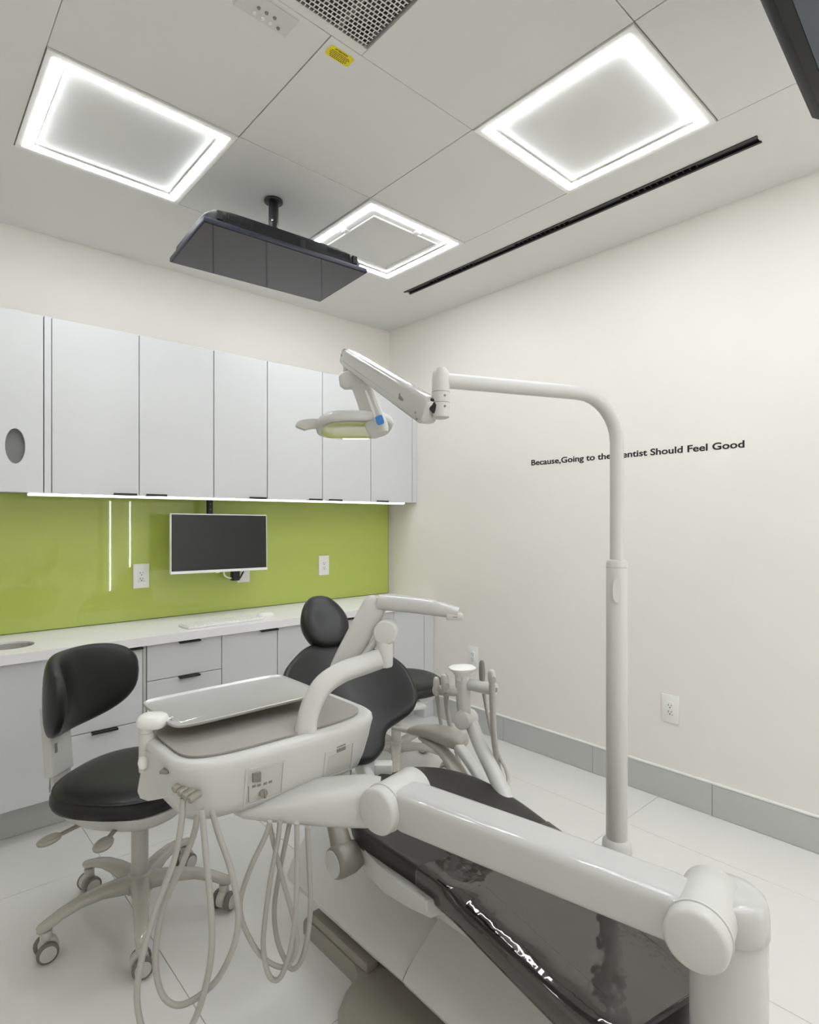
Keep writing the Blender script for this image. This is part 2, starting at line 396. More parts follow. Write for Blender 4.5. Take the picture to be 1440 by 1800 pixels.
b = BM(); box(b, (.70, 1.425, ZC-.0035), (.86, 1.50, ZC-.0005), .001, 1); obj('plate', b, PLATE, t)
for q, (px, py) in enumerate(((455, 11), (447, 20), (469, 20), (462, 30), (483, 29), (475, 38), (489, 47))):
    p = P(px, py, 1.0)-Vector((0, 0, EYE)); p = p*((ZC-EYE)/p.z)
    b = BM(); lathe(b, [(.0055, -.002), (.0045, -.0035), (.0042, -.0055)], (p.x, p.y, ZC-.002), (0, 0, 1), 14); obj('button', b, MIDG if q % 2 == 0 else WHITEP, t)
# yellow warning sticker
t = thing('warning_sticker', 'yellow warning sticker with black print on the ceiling below the grille', 'sticker', (1.015, 1.455, ZC-.001))
b = BM(); loft(b, [sring((1.018, 1.452, ZC-.0005-k*.0005), X3, Y3, .043, .0215, 32, 7) for k in (0, 1)]); obj('sticker', b, YELLOW, t, smooth=False)
M = Matrix.Translation((1.040, 1.4405, ZC-.0011)) @ Matrix.Rotation(pi, 4, 'Z') @ Matrix.Diagonal((1, -1, -1, 1))
M = Matrix.Translation((.992, 1.4405, ZC-.0011)) @ Matrix(((1, 0, 0, 0), (0, -1, 0, 0), (0, 0, -1, 0), (0, 0, 0, 1)))
text_obj('print', 'ATTENTION', .009, M, INK, t, length=.045, thick=.0002, ext=.0001)
b = BM()
for k, (a, c) in enumerate(((-.032, .030), (-.034, .034), (-.033, .028), (-.030, .031), (-.026, .026))): 
    y = 1.4445+k*.0056
    x = 1.018+a
    while x < 1.018+c:
        wd = random.uniform(.003, .009); box(b, (x, y, ZC-.0013), (min(x+wd, 1.018+c), y+.0022, ZC-.0009)); x += wd+.0015
obj('print_lines', b, INK, t)

# ------------------------------------------------------------------ wall cabinets
UF = 3.024; UB, UT = 1.462, 2.253
def fn_front(y0):
    return lambda u, v, t: Vector((u, y0+t, v))
def wall_cabinet(x0, x1, doors, label, handle=(), hole=None):
    t = thing('wall_cabinet', label, 'cabinet', ((x0+x1)/2, 3.18, UB), 0, 'white wall cabinets over the green glass')
    b = BM(); box(b, (x0+.0005, UF+.022, UB+.006), (x1-.0005, YF-.001, UT), .0015, 1); obj('body', b, CABIN, t)
    b = BM(); box(b, (x0+.004, UF+.0195, UB+.012), (x1-.004, UF+.0219, UT-.003)); obj('door_gap', b, GAP, t)
    for k, (a, c) in enumerate(doors):
        b = BM()
        if hole: plate_hole(b, a+.0018, c-.0018, UB, UT, *hole, 0, .019, fn_front(UF))
        else: box(b, (a+.0018, UF, UB), (c-.0018, UF+.019, UT), .0012, 1)
        d = obj('door', b, CAB, t)
        if k < len(handle) and handle[k]:
            ha, hc = handle[k]; b = BM(); box(b, (ha, UF-.014, UB-.004), (hc, UF+.012, UB-.0008), .0008, 1); box(b, (ha, UF-.0155, UB-.0035), (hc, UF-.0125, UB+.0075), .0006, 1)
            obj('tab_handle', b, BLACKM, d)
    return t
c = wall_cabinet(XL+.001, .515, [(XL+.06, .515)], 'white wall cabinet with an oval hole in its door, at the left edge', hole=(.409, 1.662, .037, .077))
b = BM()
plate_hole(b, .35, .47, 1.56, 1.76, .409, 1.662, .035, .074, .0225, .2, fn_front(UF)); box(b, (.36, UF+.2, 1.57), (.46, UF+.205, 1.75)); obj('hole_liner', b, PEARL, c)
b = BM(); box(b, (.517, UF-.004, UB), (.544, YF-.001, UT), .001, 1); tag(obj('cabinet_filler', b, CAB), 'narrow white upright filler strip right of the cabinet with the oval hole', 'filler strip')
wall_cabinet(.546, 1.300, [(.546, .920), (.920, 1.300)], 'white two-door wall cabinet next to the cabinet with the oval hole', ((.80, .906), (.949, 1.05)))
wall_cabinet(1.301, 1.617, [(1.301, 1.617)], 'narrow white single-door wall cabinet right above the wall monitor', ((1.50, 1.606),))
wall_cabinet(1.618, 2.370, [(1.618, 1.992), (1.992, 2.370)], 'white two-door wall cabinet behind the dental lamp head', ((1.888, 1.985), (2.03, 2.133)))
wall_cabinet(2.371, 2.740, [(2.371, 2.740)], 'white single-door wall cabinet nearest the room corner', ((2.41, 2.513),))
b = BM(); box(b, (2.742, UF, UB), (XR-.001, YF-.001, UT), .001, 1); tag(obj('cabinet_filler', b, CAB), 'narrow white filler strip between last wall cabinet and right wall', 'filler strip')
t = thing('under_cabinet_light', 'slim lit LED strip along the underside of the white wall cabinets', 'light strip', (1.6, 3.06, UB-.006))
b = BM(); box(b, (.46, UF+.028, UB-.003), (2.70, UF+.045, UB+.005), .0005, 1); obj('rail', b, WHITEP, t)
b = BM(); box(b, (.46, UF+.0455, UB-.014), (2.70, UF+.048, UB+.005), .0005, 1); obj('added_glare_lip', b, WHITEP, t)  # lip added to keep the strip's reflection off the green glass
b = BM(); box(b, (.465, UF+.03, UB-.0075), (2.695, UF+.043, UB-.0035)); obj('diffuser', b, STRIP, t)

# ------------------------------------------------------------------ green glass splashback and what hangs on it
t = thing('glass_splashback', 'glossy lime green glass splashback between worktop and wall cabinets', 'splashback', (1.1, YF-.006, .80))
b = BM(); box(b, (XL+.002, YF-.009, .799), (2.768, YF-.001, UB+.004)); obj('glass_sheet', b, GREEN, t, smooth=False)
b = BM(); box(b, (2.768, YF-.0095, .799), (2.772, YF-.001, UB+.004)); box(b, (XL+.002, YF-.0098, .7955), (2.772, YF-.001, .799)); obj('glass_edge', b, GEDGE, t)
def outlet(name, x, z, label, face='far', blank=False, grp=None, w2=.041, h2=.066):
    """a wall plate in the far or the right wall"""
    if face == 'far': f = lambda u, v, t: Vector((x+u, YF-.0095-t, z+v))
    else: f = lambda u, v, t: Vector((XR-.0005-t, x-u, z+v))
    t = thing(name, label, 'outlet', f(0, -h2, .003), 0, grp)
    def bx(b, u0, u1, v0, v1, t0, t1, bev=.0, mi=0):
        p, q = f(u0, v0, t0), f(u1, v1, t1)
        box(b, [min(a, c) for a, c in zip(p, q)], [max(a, c) for a, c in zip(p, q)], bev, 2, mi)
    b = BM(); bx(b, -w2, w2, -h2, h2, 0, .006, .002); obj('cover_plate', b, WHITEP, t)
    if not blank:
        b = BM(); bx(b, -.0175, .0175, -.034, .034, .005, .0085, .0015); obj('insert', b, WHITEP, t)
        b = BM()
        for c in (.017, -.014):
            bx(b, -.008, -.0055, c-.004, c+.005, .0083, .009); bx(b, .0055, .008, c-.003, c+.004, .0083, .009)
            lathe(b, [(.003, 0), (.003, .0008)], f(0, c-.0105, .0083), f(0, 0, 1)-f(0, 0, 0), 10)
        bx(b, .010, .0135, -.028, -.025, .0083, .009)
        obj('socket_slots', b, DARK, t)
    return t
outlet('power_outlet', 1.02, 1.036, 'white duplex power outlet on the green glass, left of the monitor')
outlet('power_outlet', 2.197, 1.032, 'white duplex power outlet on the green glass, right of the monitor')
outlet('power_outlet', 1.614, 1.025, 'blank white wall plate on the green glass, half hidden below the monitor', blank=True)
outlet('power_outlet', 1.232, .438, 'white duplex outlet low on the right wall, right of the lamp pole', 'right')
outlet('power_outlet', 2.492, .467, 'white duplex outlet low on the right wall, behind the handpiece holder', 'right')
# monitor on its bracket
t = thing('wall_monitor', 'flat white-edged monitor with a dark screen hung in front of the green glass', 'monitor', (1.40, 3.2, 1.04))
tl = Matrix.Translation((1.396, 3.15, 1.21)) @ Matrix.Rotation(radians(-2.), 4, 'X') @ Matrix.Rotation(radians(.6), 4, 'Y')
hw, hh = .283, .163
b = BM()
box(b, (-hw, -.006, -hh), (hw, .012, hh), .003, 2, M=tl); box(b, (-hw+.05, .012, -hh+.04), (hw-.05, .035, hh-.05), .012, 3, M=tl)
box(b, (-hw, -.0085, -hh), (hw, -.005, -hh+.014), .001, 1, M=tl)
obj('casing', b, WHITEP, t)
b = BM(); box(b, (-hw+.006, -.0075, -hh+.015), (hw-.006, -.0055, hh-.006), M=tl); obj('screen', b, SCREEN, t)
b = BM(); box(b, (-.03, -.007, -hh-.004), (-.012, .003, -hh+.002), .001, 1, M=tl); obj('power_button', b, WHITEP, t)
b = BM(); box(b, (1.348, 3.215, 1.20), (1.378, 3.24, 1.465), .002, 1); box(b, (1.33, 3.188, 1.15), (1.45, 3.217, 1.27), .004, 2); box(b, (1.351, 3.2138, 1.40), (1.375, 3.2152, 1.44)); obj('bracket', b, BLACKM, t)
for k in range(3):
    b = BM(); rod(b, (1.363, 3.2135, 1.37+k*.03), (1.363, 3.2155, 1.37+k*.03), .004, 10, .0005); obj('bracket_screw', b, MIDG, t)
b = BM(); tube(b, [(1.43, 3.19, 1.06), (1.44, 3.2, 1.02), (1.49, 3.22, 1.00), (1.525, 3.25, 1.02), (1.535, 3.2, 1.07)], .005, 8, k=6); tube(b, [(1.50, 3.24, 1.014), (1.56, 3.28, 1.01), (1.60, 3.3, 1.04), (1.58, 3.24, 1.09)], .0045, 8, k=6)
obj('white_cable', b, WHITEP, t)
b = BM(); box(b, (1.49, 3.20, .985), (1.535, 3.24, 1.06), .004, 2); tube(b, [(1.51, 3.22, 1.0), (1.56, 3.27, .985), (1.61, 3.318, 1.02), (1.625, 3.318, 1.05)], .005, 8, k=6); obj('black_cable', b, BLACK, t)

# ------------------------------------------------------------------ base cabinets and worktop
BF = 2.85
b = BM(); plate_hole(b, XL+.002, XR-.002, 2.822, YF-.001, .39, 3.035, .092, .092, .755, .795, lambda u, v, t: Vector((u, v, t)))
wt = tag(obj('worktop', b, STONE), 'long glossy white worktop on the base cabinets with a round hole at left', 'worktop')
b = BM()
for z in range(1): lathe(b, [(.0915, .787), (.0915, .735), (.088, .735), (.088, .787)], (.39, 3.035, 0), n=40, cap=False)
obj('hole_ring', b, PEARL, wt)
b = BM(); lathe(b, [(.09, .70), (.09, .734), (.02, .7345)], (.39, 3.035, 0), n=40); obj('hole_shade_plug', b, DARK, wt)  # dark plug stands in for the shaded depth of the hole
def base_cabinet(x0, x1, fronts, label, grp='white base cabinets under the worktop'):
    t = thing('base_cabinet', label, 'cabinet', ((x0+x1)/2, 3.1, 0), 0, grp)
    b = BM(); box(b, (x0+.0005, BF+.021, .148), (x1-.0005, YF-.002, .58), .001, 1); box(b, (x0+.0005, BF+.021, .58), (x0+.02, YF-.002, .7545)); box(b, (x1-.02, BF+.021, .58), (x1-.0005, YF-.002, .7545)); box(b, (x0+.0005, BF+.021, .58), (x1-.0005, BF+.04, .7545)); obj('body', b, CABIN, t)
    b = BM(); box(b, (x0+.004, BF+.0185, .152), (x1-.004, BF+.0208, .750)); obj('front_gap', b, GAP, t)
    for (kind, a, c, z0, z1, h) in fronts:
        b = BM(); box(b, (a+.0015, BF, z0+.0015), (c-.0015, BF+.018, z1-.0015), .001, 1); d = obj(kind, b, CAB, t)
        if h:
            b = BM(); box(b, (h[0], BF-.02, z1-.0045), (h[1], BF+.004, z1-.0015), .0008, 1); box(b, (h[0], BF-.0215, z1-.010), (h[1], BF-.0185, z1-.0015), .0008, 1); obj('tab_handle', b, BLACKM, d)
    return t
ZB, ZT = .15, .7505
base_cabinet(XL+.002, .508, [('door', XL+.05, .508, ZB, ZT, None)], 'white plain-front base cabinet at the left edge, under the worktop hole')
b = BM(); box(b, (.510, BF+.001, .148), (.529, YF-.002, .7545), .001, 1); tag(obj('cabinet_filler', b, CAB), 'narrow white filler strip between the base cabinets behind the left stool', 'filler strip')
base_cabinet(.531, .883, [('drawer', .531, .883, .402, ZT, (.775, .88)), ('drawer', .531, .883, ZB, .402, (.665, .772))], 'white two-drawer base cabinet behind the stool backrest')
b = BM(); box(b, (.885, BF+.004, .148), (.899, YF-.002, .7545), .001, 1); tag(obj('cabinet_filler', b, PEARL), 'narrow grey filler strip between the two drawer cabinets', 'filler strip')
base_cabinet(.901, 1.267, [('drawer', .901, 1.267, .580, ZT, (1.046, 1.152)), ('drawer', .901, 1.267, .365, .580, (1.046, 1.15)), ('drawer', .901, 1.267, ZB, .365, (1.046, 1.15))], 'white three-drawer base cabinet below the keyboard')
base_cabinet(1.268, 1.585, [('door', 1.268, 1.585, ZB, ZT, (1.477, 1.582))], 'white single-door base cabinet right of the three-drawer cabinet')
base_cabinet(1.586, 2.15, [('door', 1.586, 1.868, ZB, ZT, None), ('door', 1.868, 2.15, ZB, ZT, (2.043, 2.146))], 'white two-door base cabinet behind the chair headrest')
base_cabinet(2.151, 2.69, [('door', 2.151, 2.42, ZB, ZT, None), ('door', 2.42, 2.69, ZB, ZT, None)], 'white base cabinet nearest the room corner, behind the far stool')
b = BM(); box(b, (2.692, BF, .0005), (XR-.002, YF-.002, .7545), .001, 1); tag(obj('cabinet_filler', b, CAB), 'white floor-length filler strip between the last base cabinet and right wall', 'filler strip')
b = BM(); box(b, (XL+.002, 2.955, .0005), (2.69, 2.965, .1475)); tk = struct('baseboard_far', b, GROUT)
x = XL+.002
while x < 2.69:
    b = BM(); box(b, (x+.001, 2.948, .001), (min(x+.6, 2.69)-.001, 2.955, .147), .001, 1); obj('skirting_tile', b, SKIRT, tk); x += .6
# keyboard and mouse
kr = Matrix.Translation((1.315, 2.945, .7955)) @ Matrix.Rotation(radians(2.5), 4, 'Z')
t = thing('keyboard', 'slim white keyboard on the worktop below the monitor', 'keyboard', (1.315, 2.945, .7955))
b = BM(); box(b, (-.212, -.062, 0), (.212, .062, .012), .004, 2, M=kr); obj('case', b, WHITEP, t)
for rr in range(5):
    x = -.203
    while x < .195:
        wd = .0235 if not (rr == 0 and -.09 < x < .02) else .11
        wd = min(wd, .204-x); b = BM(); box(b, (x, -.053+rr*.0215, .0115), (x+wd-.003, -.053+rr*.0215+.0185, .0155), .001, 1, M=kr); obj('key', b, WHITEP, t); x += wd
b = BM(); loft(b, [sring((1.568, 2.955, .7955+z), X3, Y3, .05*s, .029*s, 24, 2.4) for z, s in ((0, .96), (.008, 1), (.018, .93), (.026, .7), (.029, .3))])
tag(obj('computer_mouse', b, WHITEP), 'small white computer mouse on the worktop right of the keyboard', 'mouse')

# ------------------------------------------------------------------ television hung from the ceiling
def R3(loc, rz, rx=0): return Matrix.Translation(loc) @ Matrix.Rotation(rz, 4, 'Z') @ Matrix.Rotation(rx, 4, 'X')
TV = R3((1.253, 2.312, 2.452), radians(-3.5), radians(-.8))
t = thing('ceiling_television', 'flat black television hung face down from the ceiling on a black pole', 'television', (1.242, 2.317, 2.44))
hw, hd = .368, .214
b = BM(); box(b, (-hw, -hd, 0), (hw, hd, .020), .003, 2, M=TV); obj('bezel', b, NAVY, t)
b = BM(); box(b, (-hw+.006, -hd+.006, -.0012), (hw-.006, hd-.010, .001), M=TV); obj('screen', b, SCREENG, t)
rings = []
for z, s, iy in ((.02, 1., .003), (.044, .988, .004), (.062, .955, .006), (.072, .915, .012), (.077, .84, .035)):
    rings.append([TV @ q for q in sring((0, 0, z), X3, Y3, hw*s-.004, hd-iy, 56, 9)])
b = BM(); loft(b, rings); obj('rear_shell', b, SHELLB, t)
for sx in (-1, 1):
    b = BM()
    for k in range(17):
        x = sx*.225-.055+k*.0066; box(b, (x, -hd+.0035, .038), (x+.003, -hd+.012, .060), M=TV)
    o = obj('vent_slots', b, DARK, t)
    b = BM(); box(b, (sx*.305-.011, -hd+.002, .026), (sx*.305+.011, -hd+.014, .060), .001, 1, M=TV); obj('wall_hook', b, DARK, t)
b = BM(); box(b, (.035, -hd+.001, .016), (.056, -hd+.012, .052), .002, 1, M=TV); obj('port_block', b, DARK, t)
b = BM(); box(b, (1.16, 2.16, 2.53), (1.34, 2.40, 2.54), .003, 1); rod(b, (1.261, 2.302, 2.53), (1.261, 2.302, 2.745), .0215, 24); rod(b, (1.261, 2.302, 2.735), (1.261, 2.302, 2.7475), .041, 28)
obj('ceiling_pole', b, BLACKM, t)
b = BM(); p = V(1.261*RT.x+2.302*RT.y, 1.261*FW.x+2.302*FW.y-.0215, 2.65); rod(b, p+FW*.003, p-FW*.003, .005, 12, .001); obj('pole_screw', b, CHROME, t)
# second television close by, cut by the frame
t = thing('ceiling_television', 'large black-framed television hung from the ceiling, cut by the top right corner', 'television', (1.39, .55, 2.30))
A = Vector((1.257, .382, 2.345)); C_ = Vector((1.738, .408, 2.345)); A += RT*.026; C_ += RT*.026
ex = (C_-A).normalized(); en = Vector((0, 0, 1)).cross(ex).normalized()
ez = (Vector((0, 0, 1))*.78-en*.62).normalized(); nrm = ex.cross(ez).normalized()
def tvbox(bm, u0, u1, v0, v1, t0, t1, bev=0.):
    Mx = Matrix((( ex.x, nrm.x, ez.x, 0), (ex.y, nrm.y, ez.y, 0), (ex.z, nrm.z, ez.z, 0), (0, 0, 0, 1)))
    box(bm, (u0, t0, v0), (u1, t1, v1), bev, 2, M=Matrix.Translation(C_) @ Mx)
b = BM(); tvbox(b, -.74, 0, 0, .43, -.035, 0, .004); obj('bezel', b, SHELLB, t)
b = BM(); tvbox(b, -.712, -.028, .03, .405, 0, .0012); tvbox(b, -.712, -.028, .03, .405, -.0362, -.035); obj('screen', b, SCREENB, t)
mid = C_-ex*.37+ez*.215-nrm*0
b = BM(); rod(b, mid, (mid.x, mid.y, ZC-.0005), .02, 20); rod(b, (mid.x, mid.y, ZC-.012), (mid.x, mid.y, ZC-.0005), .04, 24); obj('ceiling_pole', b, BLACKM, t)
# upright light rods on the wall behind the camera
for k, x in enumerate((2.235, 2.488)):
    t = thing('light_rod', ('right' if k else 'left')+' one of two upright light rods mirrored in the green glass', 'light rod', (x, YN+.02, .25))
    b = BM(); box(b, (x-.016, YN+.0005, .24), (x+.016, YN+.016, 2.42), .002, 1); obj('rail', b, WHITEP, t)
    b = BM(); box(b, (x-.0075, YN+.0162, .26), (x+.0075, YN+.026, 2.40), .003, 2); obj('diffuser', b, ROD, t)

# ------------------------------------------------------------------ wheeled stools
def caster_bm(c, a):
    """twin-wheel caster: housing and wheels around c (floor point), rolling direction a"""
    d = Vector((cos(a), sin(a), 0)); x = Vector((-sin(a), cos(a), 0)); o = Vector((c[0], c[1], 0))
    h = BM(); rod(h, o+Z3*.060, o+Z3*.088, .017, 18, .003); rings = []
    for s in (-.013, -.011, .011, .013):
        k = .9 if abs(s) > .012 else 1.; rings.append([o+x*s+Z3*.040-d*.006+(d*cos(t)+Z3*sin(t))*.027*k for t in [2*pi*j/20 for j in range(20)]])
    loft(h, rings); ws = []
    for s in (-1, 1):
        wv = BM(); R = .030; lathe(wv, [(.010, -.009), (R-.004, -.009), (R, -.006), (R, .005), (R-.003, .008), (R-.007, .0085)], o+x*s*.025+Z3*(R+.001), x*s, 26)
        lathe(wv, [(R-.007, .0085), (R-.008, .0105), (.004, .0115)], o+x*s*.025+Z3*(R+.001), x*s, 26, mi=1); ws.append(wv)
    return h, ws
def make_stool(name, label, loc, rz):
    t = thing(name, label, 'stool', loc, rz, 'black padded stools on taupe five-star bases')
    b = BM(); lathe(b, [(.034, .088), (.045, .095), (.047, .125), (.042, .142), (.034, .152), (.026, .154)], (0, 0, 0), n=32); obj('hub', b, TAUPEG, t, local=True)
    for k in range(5):
        a = radians(14.8+72*k); d = Vector((cos(a), sin(a), 0)); x = Vector((-sin(a), cos(a), 0)); b = BM(); rings = []
        for r, z, h, wd in ((.025, .122, .026, .036), (.07, .127, .023, .031), (.12, .134, .0185, .026), (.18, .131, .0155, .0225), (.235, .118, .0145, .0205), (.27, .103, .015, .0195), (.293, .0965, .013, .015), (.300, .096, .008, .008)):
            rings.append(sring(d*r+Z3*z, x, Z3, wd, h, 20, 2.6))
        loft(b, rings); obj('leg', b, TAUPEG, t, local=True)
        h, ws = caster_bm(d*.275, a+1.15+k*1.7); c = obj('caster', h, PEARL, t, local=True)
        for wv in ws: obj('wheel', wv, [WHEEL, PEARL], c, local=True)
    b = BM(); rod(b, (0, 0, .145), (0, 0, .30), .027, 24, .002); rod(b, (0, 0, .30), (0, 0, .40), .0265, 24, .002); obj('gas_column', b, PEARL, t, local=True)
    b = BM(); loft(b, [sring((0, 0, z), X3, Y3, a, c, 36, 2.8) for z, a, c in ((.352, .07, .06), (.357, .115, .115), (.380, .165, .175), (.412, .198, .212), (.434, .203, .217))])
    box(b, (-.30, -.05, .405), (-.12, .05, .424), .006, 2); obj('seat_pan', b, CREAM, t, local=True)
    b = BM(); loft(b, [sring((-.02, 0, z), X3, Y3, .225*s, .238*s, 48, 2.5) for z, s in ((.436, .80), (.436, .95), (.441, .985), (.452, 1.), (.466, .998), (.480, .975), (.490, .925), (.496, .84), (.499, .66), (.496, .4), (.495, .08))])
    obj('seat_cushion', b, BLACKV, t, local=True, angle=70)
    b = BM(); loft(b, [sring((-.02, 0, z), X3, Y3, .2255*s, .2385*s, 48, 2.5) for z, s in ((.4835, .968), (.4850, .974), (.4865, .966))]); obj('seat_piping', b, BLACKV, t, local=True)
    for px_, a in ((-.06, -.05), (.03, .10)):
        b = BM(); i = Vector((px_, -.13, .402)); e = i+Vector((-.06 if px_ < 0 else .012, -.105, -.012)); tube(b, [i+Vector((0, .03, .004)), i, i.lerp(e, .5), e], [.008, .010, .0075, .007], 12, flat=.7, p=3)
        dd = (e-i).normalized(); o = e+dd*.022; loft(b, [sring(o+Z3*z, dd, dd.cross(Z3), .034*s, .026*s, 24, 2.2) for z, s in ((-.007, .75), (-.003, .97), (.002, 1), (.006, .85), (.0065, .6), (.0045, .42), (.004, .1))])
        obj('lever', b, [TAUPE, PEARL][0], t, local=True)
        b = BM(); box(b, (px_-.018, -.165, .40), (px_+.018, -.12, .425), .003, 2); obj('lever_socket', b, MIDG, t, local=True)
    return t
def add_backrest(t):
    def sec(q, r0, r1): return None
    b = BM(); tl = Matrix.Translation((-.285, 0, .41)) @ Matrix.Rotation(radians(-5), 4, 'Y')
    for y in (-.032, .032): box(b, (-.010, y-.010, 0), (.006, y+.010, .12), .002, 1, M=tl)
    box(b, (-.002, -.03, 0), (.004, .03, .16), M=tl); obj('backrest_bars', b, PEARL, t, local=True)
    b = BM(); box(b, (-.022, -.052, .062), (.012, .052, .30), .007, 3, M=tl); pc = obj('backrest_cover', b, CREAM, t, local=True)
    b = BM(); box(b, (.0115, -.035, .14), (.0135, -.022, .172), .001, 1, M=tl); obj('maker_tag', b, MIDG, pc, local=True)
    b = BM(); R = .225; cx = -.265+R; rings = []
    N = 37
    for i in range(N):
        q = -1+2*i/(N-1); q = max(-.9995, min(.9995, q)); q = math.copysign(1-(1-abs(q))**1.5, q)
        e = (1-abs(q)**2.6)**(1/2.6); hz = .138*e; zc = .778-.018*(1-q*q); ht = .030*e**.6+.002; f = q*radians(66); ring = []
        for j in range(24):
            t2 = 2*pi*j/24; u, v = cos(t2), sin(t2); u = abs(u)**.62*(1 if u >= 0 else -1); v = abs(v)**.8*(1 if v >= 0 else -1)
            r = R-ht*.2+u*ht; ring.append(Vector((cx-r*cos(f), r*sin(f), zc+v*hz)))
        rings.append(ring)
    loft(b, rings); obj('backrest', b, BLACKV, t, local=True, angle=75)
    b = BM(); pts = []
    for i in range(61):
        q = 2*pi*i/60; qq = cos(q); qq = math.copysign(abs(qq)**.8, qq)*.985; e = (1-abs(qq)**2.6)**(1/2.6); f = qq*radians(66); r = R-.029
        pts.append((cx-r*cos(f)*1., r*sin(f), .778-.018*(1-qq*qq)+math.copysign(.128*e, sin(q))))
S1 = radians(-48.8)
st = make_stool('stool', 'black padded stool with curved backrest and taupe five-wheel base, left foreground', (.632, 2.07, 0), S1)
far = dup(st, (2.035, 2.375, 0), radians(70), 'backless black padded stool standing beyond the reclined dental chair backrest', skip=('lever', 'lever_socket'))
add_backrest(st)

# ------------------------------------------------------------------ dental chair
VC = .95
def Cp(u, w, z): return V(-.5*u+.866*(VC+w), .866*u+.5*(VC+w), z)     # along the chair towards the head, to its right, up
AX = (Cp(1, 0, 0)-Cp(0, 0, 0)).normalized(); RR = (Cp(0, 1, 0)-Cp(0, 0, 0)).normalized()
o = Cp(1.2, 0, 0)
chair = thing('dental_chair', 'reclined dental treatment chair with black backrest and film-covered dark foot end on taupe base', 'dental chair', (o.x, o.y, 0))
def cushion(bm, outline, th, fn, rnd=.022, n=4):
    P2 = [Vector((a, c, 0)) for a, c in outline]; m = len(P2); Q = []
    for i in range(m):
        p0, p1, p2, p3 = P2[i-1], P2[i], P2[(i+1) % m], P2[(i+2) % m]
        for j in range(n):
            t = j/n; Q.append(.5*((2*p1)+(p2-p0)*t+(2*p0-5*p1+4*p2-p3)*t*t+(3*p1-p0-3*p2+p3)*t**3))
    m = len(Q); cen = sum(Q, Vector())/m; area = sum(Q[i].x*Q[(i+1) % m].y-Q[(i+1) % m].x*Q[i].y for i in range(m)); sg = 1 if area > 0 else -1
    N = []
    for i in range(m):
        d = (Q[(i+1) % m]-Q[i-1]).normalized(); N.append(Vector((-d.y, d.x, 0))*sg)
    rings = []
    def ring(ins, sc, h): rings.append([fn(*( (lambda q: (q.x, q.y))(cen+((Q[i]+N[i]*ins)-cen)*sc)), h) for i in range(m)])
    h2 = th/2
    ring(rnd, .05, -h2); ring(rnd, .5, -h2); ring(rnd, 1, -h2)
    for a in (-60, -30, 0, 30, 60, 90):
        ring(rnd*(1-cos(radians(a))), 1, (h2-min(rnd, h2))*(1 if a > 0 else -1 if a < 0 else 0)+min(rnd, h2)*sin(radians(a)))
    ring(rnd, .93, h2+.002); ring(rnd, .75, h2+.004); ring(rnd, .45, h2+.003); ring(rnd, .05, h2+.002)
    loft(bm, rings)
# seat and foot section in one long cushion
SEC = ((.668, .08, .006), (.68, .13, .005), (.705, .162, .004), (.76, .178, .004), (.88, .190, .008), (1.0, .200, .012), (1.12, .208, .014), (1.24, .222, .008), (1.36, .240, -.006), (1.46, .246, -.022), (1.55, .226, -.028), (1.62, .18, -.03), (1.66, .13, -.03), (1.69, .06, -.03))
def seat_z(u): return .452+.018*max(0, min(1, (u-.7)/.5))+.030*max(0, (u-1.2)/.45)**1.5
def seat_loft(bm, u0, u1, grow=0., th=.068, z0=0., k=5):
    sp = spline([Vector(s) for s in SEC], k); rings = []
    for s in sp:
        if not (u0-1e-6 <= s.x <= u1+1e-6): continue
        zt = seat_z(s.x)+z0+grow; a = s.y+grow; h = th/2+grow; ring = []
        for j in range(40):
            t2 = 2*pi*j/40; c, d = cos(t2), sin(t2)
            c = abs(c)**.36*(1 if c >= 0 else -1); d = abs(d)**.50*(1 if d >= 0 else -1)
            wv = c*a; ring.append(Cp(s.x, s.z+wv, zt-h+d*h+(-.012*(1-(c*c))*0)+(.018*(abs(c)**4) if d > 0 else 0)*(1 if s.x > 1.1 else .2)))
        rings.append(ring)
    loft(bm, rings)
b = BM(); seat_loft(b, .66, 1.69); seat = obj('seat', b, BROWNV, chair, angle=70)
b = BM(); seat_loft(b, .675, 1.25, .0035); tag(obj('foot_film', b, FILM, chair, angle=70), 'clear glossy plastic film over the foot end')
for wv in (-.095, .10):
    b = BM(); tube(b, [Cp(u, wv*(1+.25*(u-.8)), seat_z(u)+.0006) for u in (.75, .85, .95, 1.05, 1.15, 1.3, 1.45)], .0016, 6, k=3); obj('seam', b, BLACK, seat)
# seat pan (pale shell under the cushion)
b = BM(); rings = []
for u, a, zt, zb in ((1.175, .205, .425, .398), (1.18, .21, .43, .385), (1.26, .225, .43, .368), (1.36, .243, .435, .355), (1.46, .248, .44, .352), (1.55, .235, .446, .365), (1.63, .18, .45, .395), (1.67, .11, .455, .42)):
    rings.append([Cp(u, -.015+c*a*(1 if zz else .93), zt if zz else zb) for c, zz in ((-1, 1), (-1.01, 2), (1.01, 2), (1, 1), (1, 0), (.6, 0), (-.6, 0), (-1, 0))])
    rings[-1] = [q+Z3*(-.02 if i in (0, 3) else 0) for i, q in enumerate(rings[-1])]
loft(b, rings); obj('seat_shell', b, CREAM, chair, angle=30)
b = BM(); loft(b, [sring(Cp(u, .008, z), RR, Z3, a, h, 20, 4) for u, a, z, h in ((.67, .08, .395, .012), (.69, .12, .393, .014), (.85, .14, .39, .016), (1.05, .13, .385, .022), (1.30, .11, .37, .03))]); obj('foot_shell', b, CREAM, chair)
